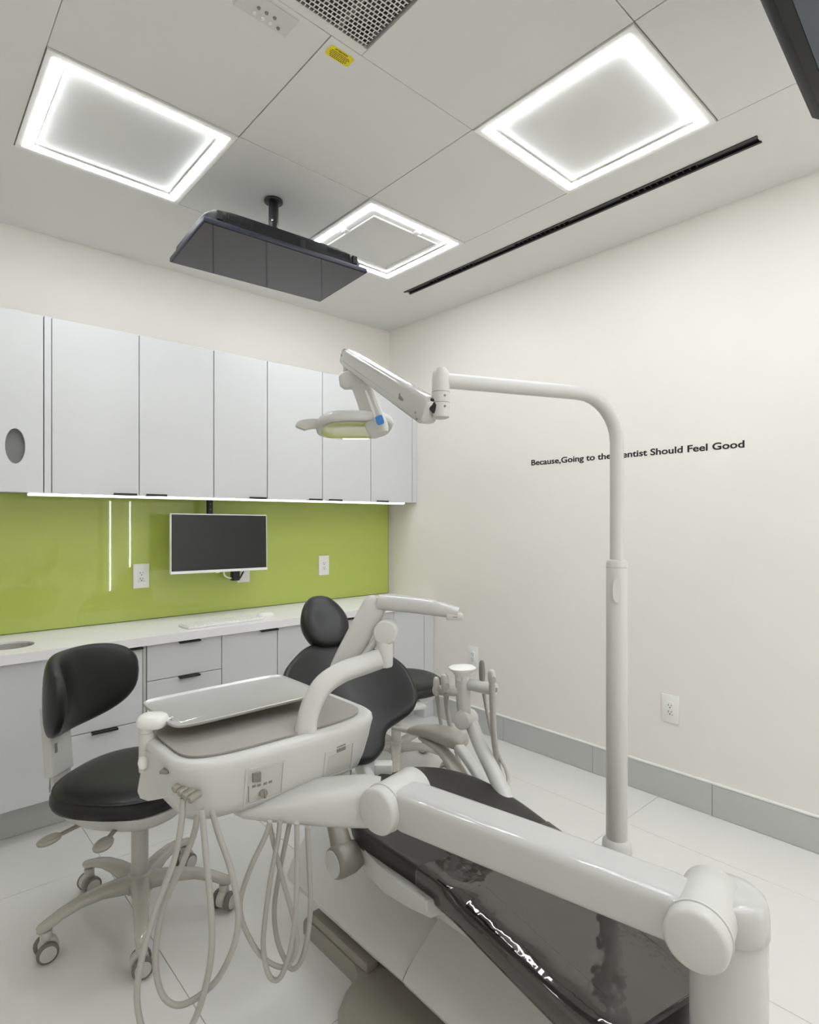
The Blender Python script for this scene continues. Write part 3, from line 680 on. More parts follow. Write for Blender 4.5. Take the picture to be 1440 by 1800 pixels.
# backrest and headrest
B0 = Cp(1.88, -.04, .50); E1 = (AX*.735+Z3*.678); NB = (Z3*.735-AX*.678)
half = [(-.018, .035), (.012, .078), (.05, .096), (.078, .120), (.095, .175), (.115, .228), (.16, .258), (.23, .264), (.30, .256), (.37, .222), (.43, .168), (.475, .115), (.502, .055)]
outl = [(s, wv) for s, wv in half]+[(.508, 0)]+[(s, -wv) for s, wv in half[::-1]]+[(-.022, 0)]
b = BM(); cushion(b, outl, .05, lambda s, wv, h: B0+E1*s+RR*wv+NB*(h-.025+1.1*wv*wv-.05*math.exp(-((s-.05)/.1)**2)*0), .02); back = obj('backrest', b, BLACKV, chair, angle=75)
b = BM(); cushion(b, [(s*.94+.012, wv*.93) for s, wv in outl], .03, lambda s, wv, h: B0+E1*s+RR*wv+NB*(h-.066+1.1*wv*wv), .012); obj('backrest_shell', b, CREAM, chair, angle=60)
tt = radians(8); E2 = (E1*cos(tt)+NB*sin(tt)); N2 = (NB*cos(tt)-E1*sin(tt)); H0 = B0+E1*.60+NB*.012
ho = [(-.112, 0), (-.108, .045), (-.080, .088), (-.030, .110), (.025, .106), (.072, .083), (.103, .048), (.112, 0), (.103, -.048), (.072, -.083), (.025, -.106), (-.030, -.110), (-.080, -.088), (-.108, -.045)]
b = BM(); cushion(b, [(s*.98, wv*.92) for s, wv in ho], .072, lambda s, wv, h: H0+E2*(s*1.12-.010)+RR*wv*(1-.9*max(s, 0))+N2*(h+1.2*wv*wv), .03); obj('headrest', b, BLACKV, chair, angle=75)
b = BM(); tube(b, [H0-N2*.045, H0-N2*.06-E1*.06, B0+E1*.44-NB*.055], [.035, .04, .04], 14, flat=.35, p=3, up=RR); obj('headrest_bar', b, PEARL, chair)
b = BM(); tube(b, [B0+E1*.05-NB*.075, B0-E1*.01-NB*.08, Cp(1.80, -.05, .395), Cp(1.70, -.02, .385), Cp(1.55, 0, .375)], [.03, .035, .04, .05, .06], 16, flat=.5, p=3.5, up=RR); obj('back_hinge', b, CREAM, chair)
b = BM(); box(b, (-.024, -.03, 0), (.024, .03, .036), .006, 2, M=Matrix.Translation(P(674, 1359, 1.93)) @ Matrix.Rotation(YAW, 4, 'Z')); obj('hinge_cover', b, CREAM, chair)
# armrests
def armrest(pts, rad, name='armrest_pad', m=TAUPE): 
    b = BM(); tube(b, pts, rad, 20, flat=.72, k=4, p=2.8); return obj(name, b, m, chair)
ap = armrest([P(716, 1287, 2.36), P(724, 1284, 2.35), P(745, 1284, 2.31), P(775, 1290, 2.24), P(800, 1299, 2.17), P(812, 1304, 2.14), P(817, 1306, 2.13)], [.006, .020, .032, .040, .041, .036, .012], m=ARMPAD)
b = BM(); tube(b, [P(740, 1296, 2.30), P(775, 1318, 2.20), P(803, 1352, 2.10), P(822, 1392, 2.02), P(835, 1425, 1.96)], [.014, .024, .028, .028, .027], 16, flat=.5, k=4, p=3, up=Z3); obj('armrest_arm', b, ARMPAD, chair)
b = BM(); tube(b, [P(806, 1312, 2.13), P(830, 1345, 2.06), P(856, 1388, 1.97), P(870, 1410, 1.93)], [.020, .020, .020, .020], 14, flat=.8, k=3, p=3); obj('armrest_strut', b, CREAM, chair)
b = BM(); rod(b, P(724, 1286, 2.35), P(690, 1280, 2.40), .010, 12); obj('armrest_pivot', b, PEARL, chair)
hb = Cp(1.48, -.305, .402); HD = (RT*-.76-FW*.65)
b = BM(); lathe(b, [(.020, -.055), (.036, -.045), (.043, -.02), (.0435, .02), (.040, .034), (.036, .037)], hb, HD, 32); tube(b, [hb, hb+AX*.03+Z3*.045, hb+AX*.10+Z3*.11, hb+AX*.2+Z3*.17], [.034, .028, .024, .022], 16, flat=.7, k=4, p=3); hub = obj('armrest_hub', b, HUBM, chair)
b = BM(); lathe(b, [(.0355, .036), (.0345, .0395), (.02, .041), (.001, .041)], hb, HD, 32); obj('hub_cap', b, CREAM, hub)
b = BM(); rod(b, hb+RR*.045, hb+RR*.09, .021, 20); obj('hub_axle', b, PEARL, hub)
armrest([hb+AX*.17+Z3*.165, hb+AX*.2+Z3*.185, hb+AX*.28+Z3*.20, hb+AX*.37+Z3*.21, hb+AX*.41+Z3*.212], [.01, .038, .044, .038, .008], m=ARMPAD)
# lift covers, pedestal and base (square to the room)
def cover(y0, y1, grow, zb, name, rise=(0, 0), n=5):
    half = [(-.215, zb), (-.222, zb+.012), (-.205, zb+.032), (-.165, zb+.058), (-.15, zb+.066), (-.09, zb+.105), (-.04, zb+.125)]
    b = BM(); rings = []
    for i in range(n):
        q = i/(n-1); y = y0+(y1-y0)*q; r = rise[0]+(rise[1]-rise[0])*q; e = .985 if i in (0, n-1) else 1.
        L = [(x*(1+grow)*e, z+r*(z-zb)/.125) for x, z in half]; rings.append([Vector((1.20+x, y, z)) for x, z in L+[(-x, z) for x, z in L[::-1]]])
    loft(b, rings); return obj(name, b, CREAM, chair, angle=28)
cover(1.122, 1.70, 0., .145, 'lift_cover', (.0, .11))
cover(.55, 1.112, .03, .150, 'front_cover', (.03, .02))
b = BM(); box(b, (1.06, .62, .055), (1.34, 1.60, .150), .02, 3); obj('pedestal', b, TAUPE, chair)
b = BM(); box(b, (1.10, .95, .24), (1.30, 1.5, .37), .04, 4); obj('lift_arm', b, CREAM, chair)
def prism(bm, pts, z0, z1, bev, mi=0):
    m = len(pts); cx = sum(p[0] for p in pts)/m; cy = sum(p[1] for p in pts)/m
    def ins(d):
        out = []
        for i in range(m):
            a, c, e = Vector(pts[i-1]), Vector(pts[i]), Vector(pts[(i+1) % m]); d1, d2 = (c-a).normalized(), (e-c).normalized()
            n1, n2 = Vector((-d1.y, d1.x)), Vector((-d2.y, d2.x)); nn = (n1+n2).normalized(); out.append(c+nn*d/max(.4, nn.dot(n1)))
        return out
    loft(bm, [[Vector((p.x, p.y, z)) for p in ins(d)] for d, z in ((0, z0), (0, z1-bev), (bev*.3, z1-bev*.3), (bev, z1))], mi=mi)
q = [(1.0, 1.63), (1.0, 1.36), (.985, 1.325), (.925, 1.30), (.885, 1.27), (.868, 1.22), (.868, .36), (.90, .32)]
foot = q+[(2.4-x, y) for x, y in q[::-1]]
b = BM(); prism(b, foot, .0005, .055, .018); obj('base_plate', b, TAUPE, chair, angle=35)
for xa in (1.004, 1.35):
    b = BM(); box(b, (xa, 1.30, .05), (xa+.046, 1.60, .085), .012, 2); obj('base_rail', b, TAUPE, chair)

# ------------------------------------------------------------------ delivery unit on its post
S = .91
def D(x, y, z): return Vector((x*S, y*S, EYE+(z-EYE)*S))
pc = V(.5435, .990, 0)
unit = thing('delivery_unit', 'cream dental delivery unit with jointed arm, control head and hanging grey hoses', 'delivery unit', (pc.x, pc.y, 0))
qd = RT*.6+FW*.8; ad = RT*-.8+FW*.6
b = BM(); rod(b, (pc.x, pc.y, .0005), (pc.x, pc.y, .655), .0600, 40, .002); obj('post', b, CREAMG, unit)
b = BM(); box(b, (-.17, -.12, 0), (.17, .12, .05), .015, 3, M=Matrix.Translation((pc.x, pc.y, .0005)) @ Matrix.Rotation(YAW, 4, 'Z')); obj('post_foot', b, TAUPE, unit)
n0 = P(1222, 1657, .90)
b = BM(); rings = [] 
for z, s in ((.656, 1.0), (.657, 1.02), (.685, 1.02), (.70, .99), (.711, .93), (.717, .82), (.719, .5), (.7195, .05)):
    rings.append([Vector((pc.x, pc.y, z-.006))+(RT*cos(a)*.0606+FW*sin(a)*.0620)*s for a in [2*pi*j/40 for j in range(40)]])
loft(b, rings); obj('post_cap', b, CREAMG, unit, angle=60)
def knuckle(c0, L, r, name):
    b = BM(); lathe(b, [(r*.3, -.004), (r*.85, -.003), (r-.003, 0), (r, .004), (r, L-.004), (r-.003, L), (r*.85, L+.003), (r*.3, L+.004)], c0, qd, 44); k = obj(name, b, CREAM, unit)
    b = BM(); lathe(b, [(r+.0001, .012), (r+.0022, .013), (r+.0022, .0165), (r+.0001, .0175)], c0+qd*(.012), qd, 44); obj('knuckle_ring', b, CREAM, k)
    return k
knuckle(n0, .150, .0485, 'near_knuckle')
f0 = P(661, 1428, 1.315)
knuckle(f0, .150, .0525, 'far_knuckle')
b = BM(); a0, a1 = n0+qd*.07, f0+qd*.07; rings = []
for q, wd, h in ((.0, .036, .030), (.03, .045, .037), (.08, .049, .0405), (.5, .050, .0435), (.92, .049, .0455), (.97, .045, .042), (1., .036, .036)): rings.append(sring(a0.lerp(a1, q), qd, Z3, wd, h, 36, 5))
loft(b, rings); obj('flex_arm', b, CREAMG, unit)
b = BM(); rings = []
for q, zt, zb, hd, off in ((-.005, .704, .606, .050, .110), (.03, .708, .606, .058, .110), (.10, .703, .610, .062, .110), (.18, .692, .620, .068, .111), (.26, .680, .631, .072, .112), (.31, .672, .640, .072, .113), (.335, .666, .648, .062, .114), (.345, .660, .654, .045, .115)):
    c = f0-RT*q; c = Vector((c.x, c.y, (zt+zb)/2))+FW*(off-.012); rings.append(sring(c, FW, Z3, hd, (zt-zb)/2, 32, 3.6))
loft(b, rings); bmesh.ops.recalc_face_normals(b, faces=b.faces); LT = BVHTree.FromBMesh(b); la = obj('link_arm', b, CREAM, unit)
b = BM(); pts = []; eye = Vector((0, 0, EYE))
for px, py in ((455, 1437), (480, 1441), (520, 1448), (560, 1456), (590, 1462), (605, 1462), (618, 1457)):
    h = LT.ray_cast(eye, (P(px, py, 1.0)-eye).normalized())[0]
    if h is not None: pts.append(h)
if len(pts) > 2: tube(b, pts, .0009, 6, k=4); obj('link_seam', b, HOSE, la)
else: b.free()
# control head
b = BM(); rings = []
for z, a, c, cy in ((.598, .20, .10, 1.54), (.601, .252, .138, 1.535), (.609, .270, .156, 1.533), (.64, .282, .166, 1.532), (.69, .294, .177, 1.530), (.725, .300, .183, 1.529), (.742, .305, .186, 1.529), (.754, .303, .184, 1.529), (.760, .296, .178, 1.529), (.762, .286, .160, 1.530), (.757, .276, .148, 1.531), (.757, .1, .05, 1.531)):
    rings.append([Vector((p.x, p.y-(.012*(1-((p.x-.805*S)/(.31*S))**2) if p.y < 1.5*S else 0), p.z)) for p in sring(D(.805, cy, z), X3, Y3, a*S, c*S, 64, 5)])
loft(b, rings); bmesh.ops.recalc_face_normals(b, faces=b.faces); HEADT = BVHTree.FromBMesh(b); head = obj('control_head', b, CREAM, unit, angle=50)
b = BM(); loft(b, [[Vector((p.x, p.y-(.011*(1-((p.x-.805*S)/(.31*S))**2) if p.y < 1.5*S else 0), p.z)) for p in sring(D(.805, 1.531, z), X3, Y3, .276*S*s, .148*S*s, 64, 5)] for z, s in ((.7575, .985), (.7635, .99), (.7645, .98))])
tag(obj('rubber_mat', b, MAT_G), 'grey rubber mat lying in the top of the control head', 'mat')
def fp(px, py, off=0.):                # a point on the skin of the control head
    e = Vector((0, 0, EYE)); d = (P(px, py, 1.0)-e).normalized(); h = HEADT.ray_cast(e, d)[0]
    if h is None: h = HEADT.find_nearest(P(px, py, 1.55))[0]
    return h-d*off
def patch(bm, cs, depth, off=0.):      # thin tile lying on the front of the head
    N = 6; g = []
    for i in range(N+1):
        for j in range(N+1):
            u, v = i/N, j/N; x = (cs[0][0]*(1-u)+cs[1][0]*u)*(1-v)+(cs[3][0]*(1-u)+cs[2][0]*u)*v; y = (cs[0][1]*(1-u)+cs[1][1]*u)*(1-v)+(cs[3][1]*(1-u)+cs[2][1]*u)*v
            g.append(fp(x, y, off))
    top = [bm.verts.new(q+Vector((0, -depth, 0))) for q in g]; bot = [bm.verts.new(q+Vector((0, .003, 0))) for q in g]; ix = lambda i, j: i*(N+1)+j
    for i in range(N):
        for j in range(N):
            bm.faces.new((top[ix(i, j)], top[ix(i+1, j)], top[ix(i+1, j+1)], top[ix(i, j+1)])); bm.faces.new((bot[ix(i, j)], bot[ix(i, j+1)], bot[ix(i+1, j+1)], bot[ix(i+1, j)]))
    rim = [ix(i, 0) for i in range(N)]+[ix(N, j) for j in range(N)]+[ix(i, N) for i in range(N, 0, -1)]+[ix(0, j) for j in range(N, 0, -1)]
    for k in range(len(rim)): a, c = rim[k], rim[(k+1) % len(rim)]; bm.faces.new((top[a], bot[a], bot[c], top[c]))
b = BM(); cs = [(432, 1353), (500, 1337), (496, 1394), (427, 1418)]
def frame_patch(bm, cs, t=.93, depth=.0022):
    c = (sum(p[0] for p in cs)/4, sum(p[1] for p in cs)/4); q = [(c[0]+(p[0]-c[0])*t, c[1]+(p[1]-c[1])*t) for p in cs]
    for k in range(4): m = (k+1) % 4; patch(bm, [cs[k], cs[m], q[m], q[k]], depth)
frame_patch(b, cs); cpn = obj('control_panel_bezel', b, CREAM, unit, smooth=False)
b = BM(); patch(b, [(437, 1357), (496, 1343), (492, 1392), (433, 1413)], .0008); obj('control_panel', b, PEARL, unit, smooth=False)
b = BM(); patch(b, [(443, 1359), (457, 1356), (457, 1373), (443, 1374)], .006); obj('rocker_switch', b, MIDG, unit, smooth=False)
b = BM()
for x, y in ((443, 1381), (452, 1379), (463, 1376), (472, 1373)): patch(b, [(x, y), (x+6, y-2), (x+6, y+2), (x, y+4)], .0015)
patch(b, [(436, 1382), (437.5, 1382), (437.5, 1410), (436, 1410)], .0015); obj('panel_print', b, MIDG, unit, smooth=False)
b = BM(); k0 = fp(461, 1393); rod(b, k0, k0-Y3*.012, .0095, 24, .002); box(b, k0+Vector((-.002, -.017, -.009)), k0+Vector((.002, -.011, .009)), .001, 1); obj('control_knob', b, TAUPE, unit)
b = BM(); frame_patch(b, [(572, 1323), (622, 1303), (617, 1352), (567, 1370)]); obj('control_panel_bezel', b, CREAM, unit, smooth=False)
b = BM(); patch(b, [(578, 1330), (616, 1316), (612, 1346), (574, 1359)], .0008); obj('control_panel', b, PEARL, unit, smooth=False)
b = BM(); patch(b, [(592, 1313), (607, 1307), (607, 1317), (592, 1323)], .002); obj('display_window', b, MIDG, unit, smooth=False)
# handpiece rests on the left end of the head, with the curved side wing
b = BM()
def wing(px, py, d): return P(px, py, d)
rings = []
for q in ((258, 1318, 1.400, 266, 1318, 1.38), (257, 1345, 1.398, 285, 1330, 1.36), (252, 1370, 1.396, 305, 1350, 1.335), (249, 1388, 1.394, 320, 1380, 1.318), (254, 1400, 1.392, 322, 1392, 1.316), (268, 1405, 1.386, 318, 1396, 1.32)):
    a, c = P(q[0], q[1], q[2]), P(q[3], q[4], q[5]); n = (c-a).cross(Z3).normalized()*.011; rings.append([a+n, c+n, c-n, a-n])
loft(b, rings); obj('side_wing', b, CREAM, unit, angle=30)
for k, (px, py, d) in enumerate(((309, 1384, 1.268), (318, 1390, 1.26), (327, 1396, 1.252), (336, 1402, 1.244))):
    c = P(px, py, d); b = BM(); rod(b, c+Vector((.02, .0, .004)), c-Vector((.008, .006, .002)), .0085, 18, .003); obj('handpiece_rest', b, TAUPE, unit)
b = BM(); box(b, (-.010, -.010, -.004), (.010, .010, .004), .002, 2, M=Matrix.Translation(P(291, 1355, 1.288)) @ Matrix.Rotation(radians(-45), 4, 'Z')); obj('selector_button', b, MIDG, unit)
# tray post with its bone-white cap
tp = P(258, 1300, 1.40)
b = BM(); rod(b, Vector((tp.x, tp.y, .735)), Vector((tp.x, tp.y, .845)), .0178, 28, .001); obj('tray_post', b, CREAM, unit)
b = BM(); lathe(b, [(.0179, .0), (.0186, .001), (.0186, .0025), (.0179, .0035)], (tp.x, tp.y, .768), n=28); lathe(b, [(.0179, .0), (.0186, .001), (.0186, .0025), (.0179, .0035)], (tp.x, tp.y, .828), n=28); obj('post_ring', b, PEARL, unit)
b = BM(); lathe(b, [(.003, -.016), (.010, -.012), (.0125, 0), (.010, .011), (.003, .014)], (tp.x-.014, tp.y-.02, .765), n=20); obj('post_knob', b, WHITEP, unit)
b = BM(); loft(b, [sring(Vector((tp.x+.012, tp.y-.006, z)), (X3*.8-Y3*.6), (X3*.6+Y3*.8), .036*s, .029*s, 32, 2.6) for z, s in ((.838, .5), (.840, .8), (.847, .96), (.857, 1), (.866, .9), (.871, .68), (.872, .1))]); obj('tray_post_cap', b, WHITEP, unit)
# stainless tray held by the post
b = BM(); rings = []; tc_ = D(.777, 1.657, .80)
for z, a, c in ((.0, .195, .120), (-.0015, .200, .125), (-.0015, .2075, .1325), (.002, .2095, .1345), (.006, .2095, .1345), (.0068, .2085, .1335), (.006, .2075, .1325), (.002, .204, .129), (.0008, .198, .123), (.0008, .05, .03)):
    rings.append(sring(tc_+Z3*z, X3, Y3, a, c, 56, 9))
loft(b, rings)
tray = tag(obj('instrument_tray', b, STEEL, angle=50), 'flat stainless steel instrument tray held above the grey rubber mat', 'tray')
b = BM(); e0 = Vector((tp.x+.035, tp.y-.012, .853)); tube(b, [e0, e0+Vector((.02, .0, -.002)), Vector((tc_.x-.18, tc_.y-.09, tc_.z-.004)), Vector((tc_.x+.02, tc_.y-.05, tc_.z-.0065))], [.005, .006, .006, .005], 10); obj('tray_bracket', b, CHROME, unit)
# handle arch and the linked grip above the head
b = BM(); ar = [P(542, 1318, 1.455), P(538, 1292, 1.455), P(541, 1262, 1.462), P(553, 1228, 1.475), P(572, 1201, 1.495), P(603, 1181, 1.52), P(640, 1168, 1.545), P(668, 1158, 1.56)]
tube(b, ar, [.029, .0285, .027, .0275, .028, .0275, .027, .027], 28, flat=.95, k=5, p=2.9, up=RT); arch = obj('handle_arch', b, CREAM, unit, angle=60)
b = BM(); rings = []
for dx, z, a in ((0, 1320, .030), (0, 1314, .034), (0, 1302, .036), (0, 1296, .034), (0, 1292, .028)): rings.append(sring(P(544, z, 1.458), X3, Y3, a, .032, 28, 4))
loft(b, rings); obj('arch_socket', b, CREAM, unit)
kp = P(678, 1130, 1.57)
b = BM(); rod(b, P(676, 1172, 1.565), P(677, 1124, 1.565), .0225, 26, .006); obj('grip_post', b, CREAM, unit)
b = BM(); fd = (FW*-.85+RT*-.10+Z3*.0).normalized(); lathe(b, [(.012, -.026), (.029, -.024), (.032, -.02), (.032, .02), (.029, .024), (.012, .026)], P(679, 1110, 1.567), fd, 32); obj('grip_joint', b, CREAM, unit)
b = BM(); tube(b, [P(590, 1190, 1.60), P(612, 1152, 1.60), P(640, 1100, 1.60), P(661, 1061, 1.60), P(666, 1052, 1.60)], [.026, .033, .034, .033, .018], 24, flat=.5, k=4, p=3, up=FW); obj('grip_arm', b, CREAM, unit)
b = BM(); tube(b, [P(630, 1170, 1.585), P(648, 1142, 1.585), P(668, 1118, 1.58)], [.012, .013, .012], 14, flat=.8, k=3, p=3); obj('grip_link', b, CREAM, unit)
b = BM(); tube(b, [P(668, 1058, 1.60), P(690, 1060, 1.59), P(730, 1064, 1.575), P(765, 1069, 1.56), P(790, 1074, 1.55), P(806, 1078, 1.545)], [.026, .026, .0255, .0245, .0215, .019], 26, flat=.82, k=4, p=2.4); obj('grip_handle', b, CREAMG, unit)
b = BM(); box(b, (-.024, -.018, -.009), (.020, .018, .009), .004, 2, M=Matrix.Translation(P(800, 1083, 1.545)) @ Matrix.Rotation(YAW-pi/2, 4, 'Z')); obj('grip_end', b, PEARL, unit)
b = BM(); box(b, (-.007, -.0182, -.001), (.005, -.0178, .0015), M=Matrix.Translation(P(800, 1083, 1.545)) @ Matrix.Rotation(YAW-pi/2, 4, 'Z')); obj('grip_mark', b, MIDG, unit)
b = BM(); rod(b, P(642, 1066, 1.61), P(650, 1062, 1.60), .010, 14); obj('grip_screw', b, MIDG, unit)
# hoses: three loops under the link arm, two long loops under the head
def hose(pts, r=.0058):
    b = BM(); tube(b, pts, r, 10, k=7); return obj('hose', b, HOSE, unit)
def Z7(L, d): return [P(200+x/3.43, 1400+y/3.43, dd) for (x, y), dd in zip(L, d)]
LA = [(942, 150), (915, 240), (830, 420), (765, 620), (785, 780), (880, 950), (1000, 1028), (1075, 985), (1105, 870), (1080, 720), (1010, 470), (955, 240), (938, 150)]
hose(Z7(LA, [1.30+.05*i/12 for i in range(13)]))
LB = [(1002, 150), (990, 260), (945, 500), (910, 760), (902, 920), (930, 1065), (975, 1108), (1020, 1065), (1070, 900), (1098, 680), (1104, 400), (1104, 160)]
hose(Z7(LB, [1.335-.05*i/11 for i in range(12)]))
LC = [(1060, 160), (1040, 260), (995, 480), (968, 680), (985, 860), (1035, 990), (1078, 1040), (1130, 990), (1170, 840), (1186, 640), (1176, 380), (1166, 180)]
hose(Z7(LC, [1.37-.03*i/11 for i in range(12)]))
LD = [(505, 80), (485, 220), (400, 440), (300, 660), (255, 900), (260, 1090), (310, 1220), (400, 1258), (520, 1200), (640, 1080), (730, 880), (750, 680), (705, 440), (630, 220), (590, 80)]
hose(Z7(LD, [1.29-.05*math.sin(pi*i/14) for i in range(15)]), .0066)
LE = [(418, 10), (405, 180), (360, 400), (260, 660), (180, 930), (140, 1180), (165, 1380), (230, 1520), (310, 1560), (400, 1500), (490, 1340), (550, 1160), (590, 930), (585, 660), (560, 400), (540, 180), (528, 80)]
hose(Z7(LE, [1.25-.04*math.sin(pi*i/16) for i in range(17)]), .0066)

# ------------------------------------------------------------------ dental lamp on its pole
pb = P(1084.5, 1495, 1.55)
lamp = thing('dental_lamp', 'cream dental operating lamp on a tall bent pole beside the treatment chair', 'dental lamp', (pb.x, pb.y, 0))
b = BM(); rod(b, (pb.x, pb.y, .48), (pb.x, pb.y, 1.235), .0275, 32, .010); low = obj('lower_pole', b, CREAM, lamp)
b = BM(); lathe(b, [(.0273, 0), (.0281, .001), (.0281, .003), (.0273, .004)], (pb.x, pb.y, 1.213), n=32); obj('pole_ring', b, PEARL, low)
b = BM(); loft(b, [sring(Vector((pb.x, pb.y, 1.155))-FW*(.0264+k*.0024)-RT*.010, RT, Z3, .011, .032, 20, 2.6) for k in (0, .5, 1)]); obj('pole_cover', b, CREAM, low)
b = BM(); lathe(b, [(.002, -.052), (.024, -.045), (.036, -.025), (.039, 0), (.037, .022), (.0285, .032)], (pb.x, pb.y, .460), n=32); obj('pole_ball', b, CREAM, lamp)
b = BM(); tube(b, [(pb.x, pb.y, .43), (pb.x, pb.y, .39), (pb.x-.03, pb.y+.01, .355), (pb.x-.12, pb.y+.05, .34), (1.26, .92, .33)], [.03, .03, .03, .03, .03], 20, k=5); obj('pole_bracket', b, CREAM, lamp)
el = P(775, 668, 1.37); ztop = 1.670; pt = Vector((pb.x, pb.y, 0)); dh = (Vector((el.x, el.y, 0))-pt).normalized(); R = .125
pts = [Vector((pb.x, pb.y, 1.22)), Vector((pb.x, pb.y, 1.4)), Vector((pb.x, pb.y, ztop-R))]
for k in range(1, 9): a = k*pi/16; pts.append(pt+dh*R*(1-cos(a))+Z3*(ztop-R+R*sin(a)))
pts += [pt+dh*.3+Z3*ztop, Vector((el.x, el.y, ztop))-dh*.012]
b = BM(); tube(b, pts, .0178, 24); obj('bent_tube', b, CREAM, lamp)
b = BM(); lathe(b, [(.002, .026), (.012, .024), (.019, .014), (.0212, 0), (.0212, -.085), (.0205, -.092), (.014, -.095)], (el.x, el.y, ztop+.004), n=32); obj('elbow', b, CREAM, lamp)
b = BM()
for z in (-.030, -.055): lathe(b, [(.0205, 0), (.0216, .0004), (.0216, .0014), (.0205, .0018)], (el.x, el.y, ztop+z), n=32)
for z in (-.040, -.065): q = Vector((el.x, el.y, ztop+z))-FW*.0195+RT*.0085; rod(b, q, q-FW*.0016, .0028, 10, .0005)
obj('elbow_fittings', b, MIDG, lamp)
s0, s1 = P(752, 722, 1.375), P(612, 629, 1.70)
ex_ = (s1-s0).normalized(); sx = ex_.cross(Z3).normalized(); sz = sx.cross(ex_)
b = BM(); rings = []
for q, h, wd in ((-.035, .020, .018), (-.03, .026, .021), (0, .033, .0235), (.3, .0315, .0225), (.7, .028, .021), (.97, .026, .020), (1.03, .022, .018), (1.05, .014, .012)): rings.append(sring(s0+(s1-s0)*q, sx, sz, wd, h, 32, 5))
loft(b, rings); sa = obj('spring_arm', b, CREAMG, lamp)
b = BM(); 
for sgn in (-1, 1): tube(b, [s0+(s1-s0)*q-sx*sgn*.0222*(1-.12*q)-sz*.012*(1-.2*q) for q in (.06, .5, .98)], .0011, 6)
obj('arm_seam', b, MIDG, sa)
b = BM()
for q, z in ((.03, -.012), (.005, -.024), (1.0, .004)):
    c = s0+(s1-s0)*q+sz*z-sx*.0225; rod(b, c, c-sx*.0015, .003, 10, .0004); c = s0+(s1-s0)*q+sz*z+sx*.0225; rod(b, c, c+sx*.0015, .003, 10, .0004)
obj('arm_screw', b, MIDG, sa)
nf = sx if sx.dot(FW) < 0 else -sx
Mx = Matrix((( -ex_.x, sz.x, nf.x, 0), (-ex_.y, sz.y, nf.y, 0), (-ex_.z, sz.z, nf.z, 0), (0, 0, 0, 1)))
c = s0+(s1-s0)*.20-sz*.004+nf*.0228
b = BM(); tube(b, [c+(-ex_)*x*.9+sz*z*.9+nf*.0 for x, z in ((-.014, .006), (-.011, .011), (-.010, -.004), (-.004, .007), (-.002, -.004), (.003, .006), (.004, -.004), (.010, .004), (.013, -.003))], .0011, 6, k=3); obj('arm_emblem', b, MIDG, sa)
b = BM(); rod(b, s0-ex_*.012+sz*.02, s0+ex_*.004+sz*.02, .012, 16); rod(b, P(757, 724, 1.37), P(768, 712, 1.37), .018, 20); obj('arm_pivot', b, DARK, lamp)
# yoke and lamp head
y0 = P(613, 648, 1.70); 
b = BM(); rod(b, P(613, 638, 1.70), P(613, 662, 1.70), .016, 24, .002); obj('yoke_post', b, CREAM, lamp)
b = BM(); tube(b, [P(597, 671, 1.67), P(604, 670, 1.67), P(618, 668, 1.67), P(632, 672, 1.665), P(641, 690, 1.65), P(652, 722, 1.625), P(664, 753, 1.60), P(668, 764, 1.595)], [.014, .024, .027, .029, .0295, .0295, .030, .024], 24, flat=.62, k=4, p=3.6, up=FW); yo = obj('yoke', b, CREAM, lamp, angle=60)
b = BM(); q0, q1 = P(648, 684, 1.626), P(667, 736, 1.584); dv = (q1-q0); sd = FW.cross(dv).normalized()
loft(b, [[q0-sd*.012+FW*.004, q0+sd*.012+FW*.004, q1+sd*.013+FW*.004, q1-sd*.013+FW*.004], [q0-sd*.011, q0+sd*.011, q1+sd*.012, q1-sd*.012]]); obj('yoke_panel', b, WHITEP, yo)
b = BM(); bc = P(667.5, 738, 1.578); ed = dv.normalized(); loft(b, [sring(bc+FW*k, ed, sd, .0145, .0105, 24, 5) for k in (.004, 0, -.0006)]); obj('blue_button', b, BLUE, yo)
hc = P(623, 747, 1.69); tilt = radians(-6)
hx = (RT*.98+FW*.2).normalized(); hy = Z3.cross(hx).normalized(); hx2 = (hx*cos(tilt*.2)+Z3*sin(tilt*.2)*-1).normalized(); hy2 = (hy*cos(tilt)+Z3*sin(tilt)).normalized(); hn = hx2.cross(hy2)
b = BM(); rings = []
for z, a, c in ((-.015, .088, .092), (-.017, .100, .104), (-.014, .108, .112), (-.004, .110, .114), (.008, .106, .108), (.017, .094, .092), (.020, .062, .062), (.027, .052, .052), (.031, .044, .042), (.032, .01, .01)): rings.append(sring(hc+hn*z, hx2, hy2, a, c, 44, 3.0))
loft(b, rings); hd_ = obj('lamp_head', b, CREAM, lamp, angle=60)
b = BM(); loft(b, [sring(hc+hn*z, hx2, hy2, a, c, 44, 3.0) for z, a, c in ((-.0172, .094, .098), (-.021, .087, .091), (-.0225, .06, .06), (-.0225, .01, .01))]); obj('lens', b, LENS, lamp)
for s in (-1, 1):
    h0 = hc+hx2*s*.100; 
    b = BM(); tube(b, [h0-hx2*s*.01, h0+hx2*s*.02+hn*.002, h0+hx2*s*.05-hn*.004, h0+hx2*s*.055-hn*.012] if s < 0 else [h0-hx2*s*.015, h0+hx2*s*.004, h0+hx2*s*.012-hn*.004], [.012, .012, .013, .011] if s < 0 else [.016, .014, .008], 16, flat=1.25, k=4, p=2.6); obj('lamp_handle', b, CREAMG if s > 0 else PEARL, lamp)
b = BM(); box(b, (-.012, -.012, -.012), (.012, .012, .012), .003, 2, M=Matrix.Translation(P(655, 748, 1.625))); obj('head_pivot', b, MIDG, lamp)

